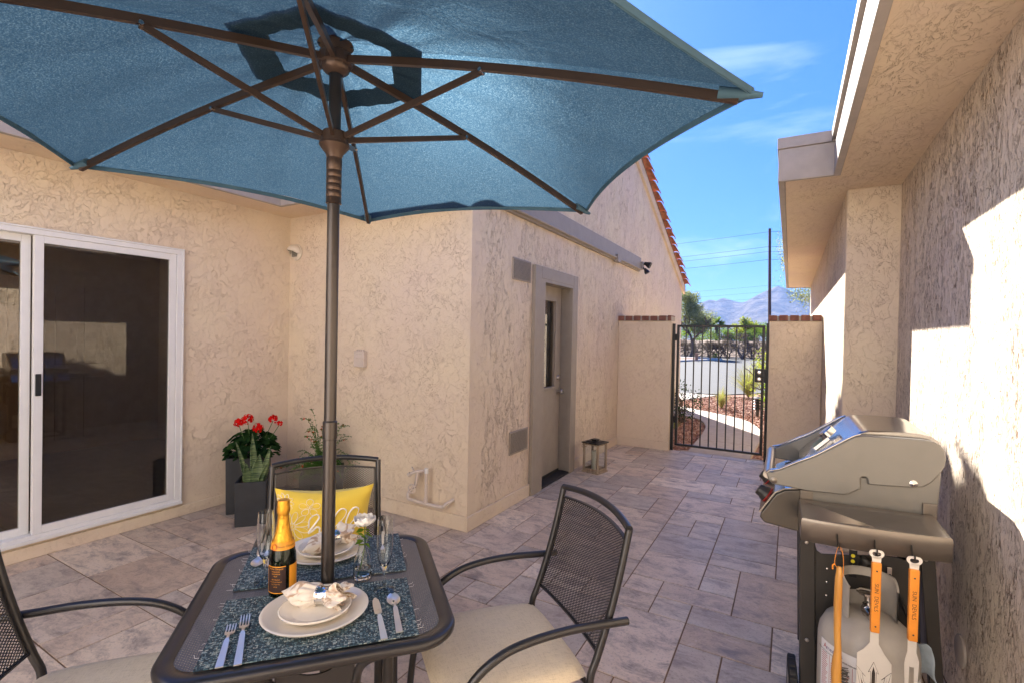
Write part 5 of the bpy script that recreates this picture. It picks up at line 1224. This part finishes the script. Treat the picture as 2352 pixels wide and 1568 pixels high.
mb = MB(); mb.tube(smoothpath([(.004, 0, -.082), (-.012, 0, -.062), (-.008, 0, -.02), (0, 0, .0), (.010, 0, -.02), (.014, 0, -.06), (.013, 0, -.105)], 6), .0010, seg=5); mb.tube([(-.012, 0, -.062), (-.019, -.002, -.068), (-.018, 0, -.082)], .0024, seg=5); mb.build('cord', 'orange_wood', BR)
mb = MB(); rr = random.Random(2)
for i in range(14):
    for j in range(6):
        z = -.425 - i * .0095; y = -.010 + j * .004; mb.tube([(.012, y, z), (.036 + rr.uniform(-.003, .003), y + rr.uniform(-.003, .003), z + rr.uniform(-.003, .003))], .0011, seg=4)
mb.build('bristles', 'grill_dark', BR)

# ================================================================= WALL FIXTURES, LANTERN, PLANTERS
O = thing('wall_cover', 'round plain cover plate low on the right stucco wall beside the grill', 'cover', (.65, 2.70, .25))
MB().lathe([(0, .012), (.058, .012), (.064, .008), (.064, 0), (0, 0)], M=Matrix.Rotation(-pi / 2, 4, 'Y'), seg=40).build('disc', 'fascia_paint', O, smooth=40)
O = thing('dryer_vent', 'round hooded cream wall vent high in the stucco corner', 'vent', (-4.20, 3.15, 2.285))
o1 = MB().lathe([(.0, 0), (.075, 0), (.080, .006), (.078, .016), (.062, .024), (.056, .03), (.0, .03)], M=Matrix.Rotation(pi / 2, 4, 'X'), seg=32).build('flange', 'dryer_vent', O, smooth=40)
def hoodf(u, v):
    a = pi * (-.08 + 1.16 * u); r = .072; out = .085 * sin(v * pi / 2); k = cos(v * pi / 2 * .9); return (r * cos(a) * (.35 + .65 * k) , -.02 - out * (.5 + .5 * max(0, sin(a))), r * sin(a) * k * (1 if sin(a) > 0 else 1))
MB().grid(hoodf, 20, 10).build('hood', 'dryer_vent', O, smooth=60, solid=.003)
mb = MB()
for k in range(7): mb.box((-.045 + .004 * abs(k - 3), -.034, -.040 + k * .012), (.045 - .004 * abs(k - 3), -.028, -.037 + k * .012))
for k in range(5): mb.box((-.036 + k * .017, -.034, -.045), (-.034 + k * .017, -.029, .03))
mb.build('grille', 'black_rubber', O)
O = thing('utility_box', 'small painted utility box on the stucco wall behind the umbrella pole', 'box', (-3.30, 3.15, 1.295))  # plain utility box, not a doorbell
B_ = MB().box((-.062, -.045, -.075), (.062, 0, .065)).build('housing', 'pvc_pipe', O, bevel=.006)
MB().box((-.03, -.052, .0), (.075, -.0455, .04)).build('cover', 'pvc_pipe', O, bevel=.004); 
mb = MB()
for k in range(4): mb.box((-.045 + k * .024, -.03, .0655), (-.033 + k * .024, -.015, .078))
mb.build('terminals', 'pvc_pipe', O, bevel=.002)
O = thing('water_pipe', 'painted plumbing with gate valve and capped riser low on the stucco wall', 'pipe', (-2.50, 3.15, .17))
mb = MB(); mb.tube(smoothpath([(-.20, 0, .065), (-.20, -.045, .05), (-.19, -.06, .02), (-.165, -.065, .005), (.02, -.07, -.0), (.15, -.06, .0), (.185, -.05, .025), (.225, 0, .055)], 5), .0135, seg=12); mb.tube([(0, -.068, 0), (0, -.068, .26)], .0125, seg=12); mb.tube([(-.004, -.068, .05), (.0, -.068, .0)], .017, seg=12)
mb.build('pipe_run', 'pvc_pipe', O, smooth=50)
MB().tube([(0, -.068, .245), (0, -.068, .285)], .0165, seg=14).build('cap', 'pvc_white', O, smooth=40)
mb = MB(); mb.tube(smoothpath([(-.05, 0, .245), (-.055, -.05, .25), (-.095, -.075, .245), (-.145, -.09, .225)], 5), .012, seg=10); mb.tube([(-.085, -.07, .245), (-.10, -.07, .16), (-.105, -.07, .13)], .015, seg=10); mb.tube([(-.145, -.09, .225), (-.165, -.095, .21)], .016, seg=10); mb.tube([(-.12, -.08, .25), (-.145, -.075, .275)], .006, seg=8)
mb.build('faucet', 'pvc_pipe', O, smooth=50)
mb = MB(); M_ = Matrix.Translation((-.108, -.115, .115)) @ Matrix.Rotation(pi / 2, 4, 'X')
mb.tube([M_ @ Vector((.034 * cos(2 * pi * k / 24), .034 * sin(2 * pi * k / 24), 0)) for k in range(24)], .0055, seg=8, closed=True)
for k in range(6): a = 2 * pi * k / 6; mb.tube([M_ @ Vector((0, 0, 0)), M_ @ Vector((.034 * cos(a), .034 * sin(a), 0))], .0035, seg=6)
mb.tube([M_ @ Vector((0, 0, .004)), M_ @ Vector((0, 0, -.05))], .007, seg=8); mb.build('valve_wheel', 'pvc_pipe', O, smooth=50)
O = thing('security_light', 'black twin head spotlight at the end of the grey beam', 'light', (-2.105, 7.90, 2.68))
mb = MB(); mb.box((0, -.05, -.06), (.03, .05, .06)); mb.build('back_plate', 'trim_taupe', O, bevel=.003)
for (dy, dz, tx_, s_) in ((.02, .03, 25, 1.0), (-.01, -.07, 60, .8)):
    M_ = Matrix.Translation((.07, dy, dz)) @ Matrix.Rotation(radians(tx_), 4, 'Y') @ Matrix.Scale(s_, 4)
    mb = MB(); mb.lathe([(0, -.03), (.022, -.03), (.026, -.01), (.050, .05), (.050, .075), (.045, .075), (.0, .06)], M=M_ @ Matrix.Rotation(pi / 2, 4, 'Y')); mb.tube([(0.02, dy, dz * .3), (.06, dy, dz)], .010, seg=8)
    mb.build('lamp_head', 'black_iron', O, smooth=40)
# lantern with candle
LA = thing('lantern', 'weathered wood and glass candle lantern on the paving beside the side door', 'lantern', (-1.905, 5.345, 0), radians(-12))
w_ = .088; mb = MB()
for sx in (-1, 1):
    for sy in (-1, 1): mb.box((sx * w_ - .011, sy * w_ - .011, .018), (sx * w_ + .011, sy * w_ + .011, .330))
mb.box((-.108, -.108, 0), (.108, .108, .016)); mb.box((-.10, -.10, .016), (.10, .10, .024))
for z in (.030, .312):
    for s_ in (-1, 1): mb.box((-.076, s_ * w_ - .009, z), (.076, s_ * w_ + .009, z + .018)); mb.box((s_ * w_ - .009, -.076, z), (s_ * w_ + .009, .076, z + .018))
mb.build('wood_frame', 'weathered_wood', LA, bevel=.002)
mb = MB()
for s_ in (-1, 1): mb.box((-.076, s_ * w_ - .001, .048), (.076, s_ * w_ + .001, .312)); mb.box((s_ * w_ - .001, -.076, .048), (s_ * w_ + .001, .076, .312))
mb.build('glass', 'clear_glass', LA)
RF = MB(); RF.box((-.112, -.112, .330), (.112, .112, .342)); RF.box((-.075, -.075, .342), (.075, .075, .350)); RF.box((-.03, -.03, .350), (.03, .03, .366)); RF.box((-.038, -.038, .366), (.038, .038, .372)); RF.build('roof', 'black_iron', LA, bevel=.002)
MB().tube(smoothpath([(-.115, -.05, .335), (-.13, -.06, .30), (-.10, -.115, .285), (-.04, -.13, .30), (-.02, -.115, .335)], 6), .004, seg=6).build('rope_handle', 'weathered_wood', LA, smooth=50)
CN = thing('candle', 'ivory pillar candle inside the lantern', 'candle', (-1.905, 5.345, .025)); MB().lathe([(0, 0), (.036, 0), (.037, .004), (.037, .205), (.034, .212), (.020, .208), (0, .207)]).build('wax', 'candle_wax', CN, smooth=50); MB().tube([(0, 0, .205), (.002, 0, .222)], .0012, seg=5).build('wick', 'black_iron', CN)

def planter(lab, c, w, h, rz, taper=.96):
    P = thing('planter', lab, 'planter', (c[0], c[1], 0), rz, 'charcoal planters in the corner'); a, b = w / 2 * taper, w / 2; t_ = .018
    ring_ = lambda k, z: [(-k, -k, z), (k, -k, z), (k, k, z), (-k, k, z)]
    vs = ring_(a, 0) + ring_(b, h) + ring_(b - t_, h) + ring_(b - t_ - .005, h - .07)
    fs = [(3, 2, 1, 0)] + [(i * 4 + j, i * 4 + (j + 1) % 4, (i + 1) * 4 + (j + 1) % 4, (i + 1) * 4 + j) for i in range(3) for j in range(4)]
    mb = MB(); mb.add(vs, fs); mb.build('pot', 'planter_black', P, bevel=.004)
    MB().box((-(b - t_ - .004), -(b - t_ - .004), h - .06), (b - t_ - .004, b - t_ - .004, h - .045)).build('soil', 'black_rubber', P)
    return P
planter('tall charcoal planter holding the red geranium by the sliding door', (-4.025, 2.575), .30, .465, TH)
planter('short charcoal planter holding the snake plant, in front of the tall one', (-3.705, 2.405), .224, .345, TH)
planter('charcoal planter behind the far chair holding the wispy trailing plant', (-3.44, 2.86), .34, .36, TH)
def quadleaf(mb, c, d, s, L_, w_, rr, cup=0.0):
    n_ = d.cross(s).normalized(); mb.add([c, c + d * L_ * .45 + s * w_ + n_ * cup, c + d * L_, c + d * L_ * .45 - s * w_ + n_ * cup], [(0, 1, 2, 3)], rr.random())
def geranium():
    c = Vector((-3.98, 2.58, .46)); P = thing('geranium', 'red flowering geranium with dark round leaves in the tall planter', 'plant', c); rr = random.Random(6)
    st = MB(); lf = MB(); 
    for k in range(330):
        a = rr.uniform(0, 2 * pi); q = sqrt(rr.random()); r = .205 * q; h = .02 + .20 * (1 - .55 * q * q) * rr.uniform(.35, 1.05) - .06 * (q > .85)
        p = Vector((r * cos(a), r * sin(a) , h)); R_ = rr.uniform(.020, .038); n = Vector((cos(a) * q * .7 + rr.uniform(-.5, .5), sin(a) * q * .7 + rr.uniform(-.5, .5), 1)).normalized()
        u = n.orthogonal().normalized(); v = n.cross(u); M = 9; ring_ = []
        for i in range(M):
            b = 2 * pi * i / M; rr_ = R_ * (1 + (.10 if i % 2 else -.06)) * (.35 if i == 0 else 1); ring_.append(p + (u * cos(b) + v * sin(b)) * rr_ + n * (R_ * .22))
        lf.add([p] + ring_, [(0, i + 1, (i + 1) % M + 1) for i in range(M)], rr.random() * rr.random())
    lf.build('leaves', 'leaf_dark', P, attr='leaf_rnd', recalc=False, smooth=None)
    # flower heads at measured world spots
    for (x, y, z, R_) in ((-3.892, 2.384, .765, .036), (-3.86, 2.44, .790, .040), (-3.816, 2.504, .715, .038), (-3.756, 2.598, .780, .035), (-3.729, 2.641, .740, .020)):
        w = Vector((x, y, z)) - c; w.x -= .03; w.y += .03
        st.tube(smoothpath([(w.x * .3, w.y * .3, .05), (w.x * .7, w.y * .7, w.z * .6), tuple(w - Vector((0, 0, R_ * .4)))], 5), .0028, seg=5)
        fl = MB()
        for k in range(int(70 * (R_ / .036) ** 2)):
            n = Vector((rr.gauss(0, 1), rr.gauss(0, 1), rr.gauss(.3, .8))).normalized(); p = w + n * R_ * rr.uniform(.75, 1.08); p.z -= 0 ; u = n.orthogonal().normalized(); v = n.cross(u)
            for q in range(5):
                b = 2 * pi * q / 5 + k; d = (u * cos(b) + v * sin(b) + n * .35).normalized(); s = n.cross(d).normalized(); L_ = .011
                fl.add([p, p + d * L_ * .6 + s * .0045, p + d * L_, p + d * L_ * .6 - s * .0045], [(0, 1, 2, 3)])
        fl.build('flower_head', 'flower_red', P, recalc=False)
    st.build('stems', 'stem_green', P, smooth=50)
geranium()
def snake():
    c = Vector((-3.705, 2.405, .30)); P = thing('snake_plant', 'mottled upright snake plant in the short planter', 'plant', c)
    for (bx_, by_, tx_, ty_, h, w, tw_) in ((.0, .01, -.015, .0, .40, .021, .2), (.025, .01, .035, .03, .235, .036, -.1), (-.045, -.025, -.115, -.07, .33, .016, .5), (-.02, -.035, -.03, -.04, .17, .027, .3), (.055, .035, .095, .085, .30, .017, -.4), (.06, .015, .12, .06, .19, .015, .1), (.035, .05, .06, .10, .17, .020, .0)):
        def f(u, v):
            t_ = v; x = bx_ + (tx_ - bx_) * t_ ** 1.3; y = by_ + (ty_ - by_) * t_ ** 1.3; ww = w * (.75 + .5 * sin(pi * min(1, t_ * 1.1)) ) * (1 - t_ ** 5) + .0008; a = TH + tw_ + .5 * t_
            k = 2 * u - 1; return (x + ww * k * cos(a) - (1 - k * k) * .008 * sin(a), y + ww * k * sin(a) + (1 - k * k) * .008 * cos(a), h * t_)
        MB().grid(f, 6, 16).build('leaf_blade', 'snake_leaf', P, smooth=60, solid=.003)
snake()
def fern():
    c = Vector((-3.44, 2.86, .33)); P = thing('trailing_plant', 'wispy green trailing plant with tiny red flowers behind the far chair', 'plant', c); rr = random.Random(14)
    st = MB(); lf = MB(); fl = MB()
    for k in range(125):
        up = k < 56; a = rr.uniform(0, 2 * pi); r = rr.uniform(.05, .17) if up else rr.uniform(.12, .32); h = rr.uniform(.18, .40) if up else rr.uniform(.02, .22)
        if k < 3: r = .14; a = radians((185, 195, 230)[k]); h = (.50, .42, .44)[k]
        d = Vector((cos(a), sin(a), 0)); pts = [Vector((0, 0, 0)) + d * .03, d * r * .45 + Vector((0, 0, h * .6)), d * r * .85 + Vector((0, 0, h * (1 if up else .75))), d * r * 1.15 + Vector((rr.uniform(-.03, .03), rr.uniform(-.03, .03), h * (1.05 if up else .35)))]
        sp = smoothpath(pts, 5); st.tube(sp, .0011, seg=4)
        for p in sp[3:]:
            for q in range(4): 
                dd = Vector((rr.gauss(0, 1), rr.gauss(0, 1), rr.gauss(.2, .6))).normalized(); quadleaf(lf, p, dd, dd.orthogonal().normalized(), rr.uniform(.010, .020), .0028, rr)
        if rr.random() < .35:
            for q in range(8): n = Vector((rr.gauss(0, 1), rr.gauss(0, 1), rr.gauss(0, 1))).normalized(); quadleaf(fl, sp[-3] + n * .004, n, n.orthogonal().normalized(), .008, .004, rr)
    for k in range(700):
        a = rr.uniform(0, 2 * pi); r = .20 * sqrt(rr.random()); p = Vector((r * cos(a), r * sin(a), .03 + rr.uniform(0, .10) - .10 * (r > .16))); dd = Vector((rr.gauss(0, 1), rr.gauss(0, 1), rr.gauss(.5, .6))).normalized(); quadleaf(lf, p, dd, dd.orthogonal().normalized(), rr.uniform(.018, .035), .004, rr)
    st.build('stems', 'stem_green', P); lf.build('leaves', 'leaf_fern', P, attr='leaf_rnd', recalc=False); fl.build('flowers', 'flower_red', P, recalc=False)
fern()

# ================================================================= GARDEN AND BACKGROUND
def leafcloud(mb, c, rad, n, size, rr, clumps=14, asp=.45, hollow=.45):
    C_ = [Vector((rr.gauss(0, 1), rr.gauss(0, 1), rr.gauss(0, 1))).normalized() * rr.uniform(hollow, 1) for _ in range(clumps)]
    for k in range(n):
        q = rr.choice(C_); cr = rr.random() ** .5 * .42; d = Vector((rr.gauss(0, 1), rr.gauss(0, 1), rr.gauss(0, 1))).normalized() * cr
        p = Vector(c) + Vector(((q.x + d.x) * rad[0], (q.y + d.y) * rad[1], (q.z + d.z) * rad[2]))
        dd = Vector((rr.gauss(0, 1), rr.gauss(0, 1), rr.gauss(0, 1))).normalized(); quadleaf(mb, p, dd, dd.orthogonal().normalized(), size * rr.uniform(.6, 1.3), size * asp * .5, rr)
def branches(mb, p, d, L_, r, depth, rr, spread=.6, tips=None, grav=0.0):
    q = p + d * L_; m_ = p.lerp(q, .5) + Vector((rr.gauss(0, 1), rr.gauss(0, 1), rr.gauss(0, .5))) * L_ * .07; mb.tube([p, m_, q], [r, r * .85, r * .68], seg=5 if depth < 2 else 7)
    if tips is not None and depth <= 1: tips.append(q)
    if depth <= 0: return
    for k in range(rr.choice((2, 3, 3))):
        nd = (d + Vector((rr.gauss(0, spread), rr.gauss(0, spread), rr.gauss(0, spread * .6) - grav))).normalized(); branches(mb, q, nd, L_ * rr.uniform(.62, .85), r * .64, depth - 1, rr, spread, tips, grav)
def tree(name, lab, cat, base, trunkL, r, depth, blobs, mat, nleaf, lsize, seed, group=None, lean=(0, 0, 1), spread=.5, clumps=16):
    rr = random.Random(seed); P = thing(name, lab, cat, base, 0, group); mb = MB(); branches(mb, Vector((0, 0, -.1)), Vector(lean).normalized(), trunkL, r, depth, rr, spread); mb.build('trunk', 'bark', P, smooth=60)
    lf = MB()
    for (c, rad, w) in blobs: leafcloud(lf, c, rad, int(nleaf * w), lsize, rr, clumps)
    lf.build('crown', mat, P, attr='leaf_rnd', recalc=False); return P
tree('olive_tree', 'grey green olive tree across the road, left behind the gate', 'tree', (-7.5, 44.5, 0), 1.5, .16, 3, [((.1, 0, 3.3), (1.75, 1.6, 1.1), 1.0), ((.0, 0, 4.9), (1.0, 1.1, 1.0), .5), ((-.7, 0, 3.9), (1.0, 1, 1.0), .35), ((.9, -.2, 2.7), (1.0, 1, .6), .3)], 'leaf_olive', 5200, .15, 1, lean=(.1, 0, 1), clumps=26)
tree('yellow_tree', 'yellow green bushy tree far behind the gate, centre of the gate top', 'tree', (-4.6, 61, .5), 1.4, .12, 3, [((0, 0, 2.0), (1.5, 1.3, 1.1), 1.0), ((.45, 0, 3.0), (.75, .8, .7), .35)], 'leaf_yellow', 2600, .20, 2, 'trees beyond the road')
tree('green_tree', 'darker green tree just right of the yellow green one far behind the gate', 'tree', (-3.6, 64, .5), 1.4, .12, 3, [((0, 0, 2.4), (1.3, 1.3, 1.1), 1.0)], 'leaf_far', 2000, .20, 12, 'trees beyond the road')
tree('overhanging_tree', 'sparse leafy olive branches showing past the end of the right eave', 'tree', (2.1, 14.6, 0), 1.5, .11, 2, [((-1.45, 0, 3.5), (.85, .7, 1.15), .7), ((-1.55, 0, 2.75), (.6, .5, .33), .28), ((-.5, 0, 3.6), (1.0, 1, 1.1), .7), ((-2.25, 0, 3.95), (.26, .4, .75), .16)], 'leaf_olive', 5200, .055, 5, spread=.35, lean=(-.05, 0, 1), clumps=54)
PT = thing('palm_tree', 'small fan palm with brown skirted trunk far behind the gate', 'tree', (-7.3, 60, .4)); rr = random.Random(4)
MB().tube([(0, 0, 0), (0, 0, 1.6), (0, 0, 2.8)], [.14, .15, .24], seg=10).build('trunk', 'bark', PT, smooth=60)
mb = MB()
for k in range(26):
    a = rr.uniform(0, 2 * pi); e = rr.uniform(-.5, 1.2); d = Vector((cos(a) * cos(e), sin(a) * cos(e), sin(e)))
    for q in range(9): dd = (d + Vector((rr.gauss(0, .3), rr.gauss(0, .3), rr.gauss(0, .3)))).normalized(); quadleaf(mb, Vector((0, 0, 2.9)) + d * .25, dd, dd.orthogonal().normalized(), .75, .05, rr)
mb.build('crown', 'leaf_far', PT, attr='leaf_rnd', recalc=False)
def bush(name, lab, cat, base, rad, n, size, mat, seed, group=None, twigs=6, clumps=12, sink=.8):
    rr = random.Random(seed); P = thing(name, lab, cat, base, 0, group); mb = MB()
    for k in range(twigs): d = Vector((rr.gauss(0, .45), rr.gauss(0, .45), 1)).normalized(); branches(mb, Vector((0, 0, -.02)), d, rad[2] * .7, rad[2] * .03, 2, rr, .5)
    mb.build('stems', 'twig', P); lf = MB(); leafcloud(lf, (0, 0, rad[2] * sink), rad, n, size, rr, clumps); lf.build('leaves', mat, P, attr='leaf_rnd', recalc=False); return P
green = [(-11.5, 58, 2.2), (-9.3, 59, 1.7), (-8.2, 62, 2.0), (-6.6, 58.5, 1.6), (-5.6, 60, 1.5), (-4.2, 57, 1.3), (-2.6, 60, 1.9), (-1.4, 58, 1.7), (-.2, 60, 1.8)]
words = ['farthest left of the green bushes', 'left of the palm', 'directly behind the palm', 'right of the palm', 'under the left edge of the yellow green tree', 'under the yellow green tree', 'under the darker green tree', 'left of the utility pole', 'behind the right wall pier']
for k, ((x, y, r), w) in enumerate(zip(green, words)): bush('green_bush', 'leafy green bush beyond the dry bank, ' + w, 'bush', (x, y, 1.25), (r * .9, r * .7, r * .62), 1300, .16, 'leaf_far' if k % 2 else 'leaf_bright', 30 + k, 'green bushes beyond the bank', 3)
# dry brush along the bank
def brush(x, y, s, seed, lab, dep=4):
    rr = random.Random(seed); P = thing('bare_tree' if s > 2 else 'dry_bush', lab, 'tree' if s > 2 else 'bush', (x, y, .05), 0, None if s > 2 else 'dry bushes along the far kerb'); mb = MB(); tp = []
    for k in range(5 if s > 2 else 6): d = Vector((rr.gauss(0, .5), rr.gauss(0, .4), .9)).normalized(); branches(mb, Vector((rr.gauss(0, .08), 0, -.1)), d, s * .26, s * .022, dep, rr, .55, tp)
    mb.build('branches', 'twig', P); lf = MB()
    for t_ in tp:
        for q in range(3): dd = Vector((rr.gauss(0, 1), rr.gauss(0, 1), rr.gauss(0, 1))).normalized(); quadleaf(lf, t_, dd, dd.orthogonal().normalized(), s * .07, s * .006, rr)
    lf.build('dry_leaves', 'brush_dry', P, attr='leaf_rnd', recalc=False)
brush(-3.45, 46.0, 3.0, 3, 'bare branched desert tree beside the far kerb, seen through the gate bars'); brush(-2.0, 46.6, 2.2, 8, 'smaller bare desert tree right of the large bare one')
bw = ['under the olive tree', 'right of the olive trunk', 'second right of the olive trunk', 'left of the small green shrub', 'left beside the large bare tree', 'between the two bare trees', 'nearest the right wall pier', 'far left of the olive tree']
for k, (x, y) in enumerate([(-8.2, 46.6), (-7.2, 46.2), (-6.3, 46.9), (-5.4, 46.6), (-4.6, 46.9), (-2.8, 46.9), (-1.2, 46.8), (-9.3, 46.5)]): brush(x, y, 2.2 - .15 * (k % 3), 60 + k, 'dry grey brown bush along the far kerb, ' + bw[k], 4)
bush('small_shrub', 'small bright green shrub at the far kerb', 'bush', (-5.75, 46.4, .02), (.32, .3, .25), 260, .09, 'leaf_bright', 90, None, 2); bush('small_shrub', 'clipped bright green shrub on the red gravel island', 'bush', (-8.15, 37.4, .1), (.55, .5, .55), 700, .09, 'leaf_bright', 91, None, 2)
MB().box((-5.98, 37.6, .05), (-5.78, 37.72, .55)).build('marker_stub', 'sign_tan', tag(thing('marker_post', 'short tan marker post on the gravel island across the road', 'post', (-5.88, 37.66, 0)), 'short tan marker post on the gravel island across the road', 'post'), world=True, bevel=.02)
# utility pole and wires
UP = thing('utility_pole', 'tall brown wooden utility pole rising beyond the right wall pier', 'pole', (-1.42, 45, 0)); MB().tube([(0, 0, -.2), (-.23, 0, 10.6)], [.13, .10], seg=14).build('shaft', 'pole_wood', UP, smooth=60)
mb = MB(); mb.box((-.5, -.25, 9.85), (.05, -.13, 9.95)) if False else None
for k, z in enumerate((10.35, 9.15, 8.75, 8.10, 6.0, 5.5, 5.0)):
    th_ = .012 if k < 4 else .006
    W_ = MB().tube([(-.22 - 60 * i / 20, (.0 + .9 * i / 20 * 2), z - 1.1 * (1 - (2 * i / 20 - 1) ** 2) + .02 * i) for i in range(21)], th_, seg=5)
    W_.tube([(-.22 + 40 * i / 8, 0, z - .8 * (1 - (2 * i / 8 - 1) ** 2)) for i in range(9)], th_, seg=5); W_.build('wire', 'black_rubber', UP)
# near garden plants
def grass(lab, base, h, spread, n, seed, w=.006, plumes=0):
    rr = random.Random(seed); P = thing('ornamental_grass', lab, 'plant', base, 0, None); mb = MB()
    for k in range(n):
        a = rr.uniform(0, 2 * pi); s_ = spread * rr.uniform(.1, 1); hh = h * rr.uniform(.6, 1.05) * (1 - .3 * s_ / spread); d = Vector((cos(a), sin(a), 0)); si = Vector((-sin(a), cos(a), 0)); vs = []; m_ = 5
        for i in range(m_ + 1):
            t_ = i / m_; p = d * (.02 + s_ * t_ ** 1.6) + Vector((0, 0, hh * (t_ - .25 * (s_ / spread) * t_ ** 3))); ww = w * (1 - t_ * .85); vs += [p - si * ww, p + si * ww]
        mb.add(vs, [(2 * i, 2 * i + 1, 2 * i + 3, 2 * i + 2) for i in range(m_)], rr.random())
    mb.build('blades', 'leaf_grass', P, attr='leaf_rnd', recalc=False); return P
grass('small tuft of yellow green grass in the red gravel, centre of the gate', (-1.34, 12.2, -.05), .62, .28, 230, 1, .006); grass('tall fountain grass with arching blades at the back of the gravel bed', (-.98, 15.2, -.05), 1.05, .85, 420, 2, .009)
for k in range(2): grass(('dry clump of grass low beside the left gate post, beyond it', 'yellow clump of grass at the foot of the right shrub')[k], ((-1.72, 8.9, -.05), (-.22, 8.75, -.05))[k], .22, .16, 120, 3 + k, .005)
bush('leafy_shrub', 'dark leaved young shrub left of the garden path beyond the gate', 'bush', (-1.72, 9.65, -.05), (.30, .26, .42), 420, .055, 'leaf_dark', 95, None, 7, 20, .95)
bush('bright_shrub', 'bright green leafy shrub right of the path beyond the gate lock', 'bush', (-.12, 11.6, -.05), (.34, .5, .60), 2600, .055, 'leaf_bright', 96, None, 6, 30, .95); bush('bright_shrub', 'taller bright green shrub behind the path light', 'bush', (-.30, 14.2, -.05), (.55, .55, .75), 2600, .065, 'leaf_yellow', 97, None, 6, 30, .95)
bush('bright_shrub', 'low green shrub nearest the right gate post, beyond it', 'bush', (.02, 9.2, -.05), (.20, .3, .30), 800, .045, 'leaf_bright', 98, None, 4, 20, .95)
PL = thing('path_light', 'small dark louvred garden light among the gravel right of the path', 'light', (-.55, 11.25, -.05))
MB().tube([(0, 0, 0), (0, 0, .34)], .03, seg=10).build('stem', 'grill_dark', PL, smooth=40); mb = MB()
for k in range(4): mb.lathe([(.03, .20 + k * .055), (.085, .185 + k * .055), (.03, .215 + k * .055)], seg=20)
mb.lathe([(0, .42), (.09, .405), (.0, .43)], seg=20); mb.build('louvres', 'grill_dark', PL, smooth=30)
for (x, y, lab) in ((-1.62, 8.55, 'larger brown stone'), (-.36, 7.5, 'small grey stone')): pass
MB().tube([(-1.86, 9.35, -.05), (-1.84, 9.35, .62)], .02, seg=8).build('stake', 'weathered_wood', thing('plant_stake', 'thin wooden stake beside the dark leaved shrub left of the path', 'stake', (-1.85, 9.35, 0)), world=True)
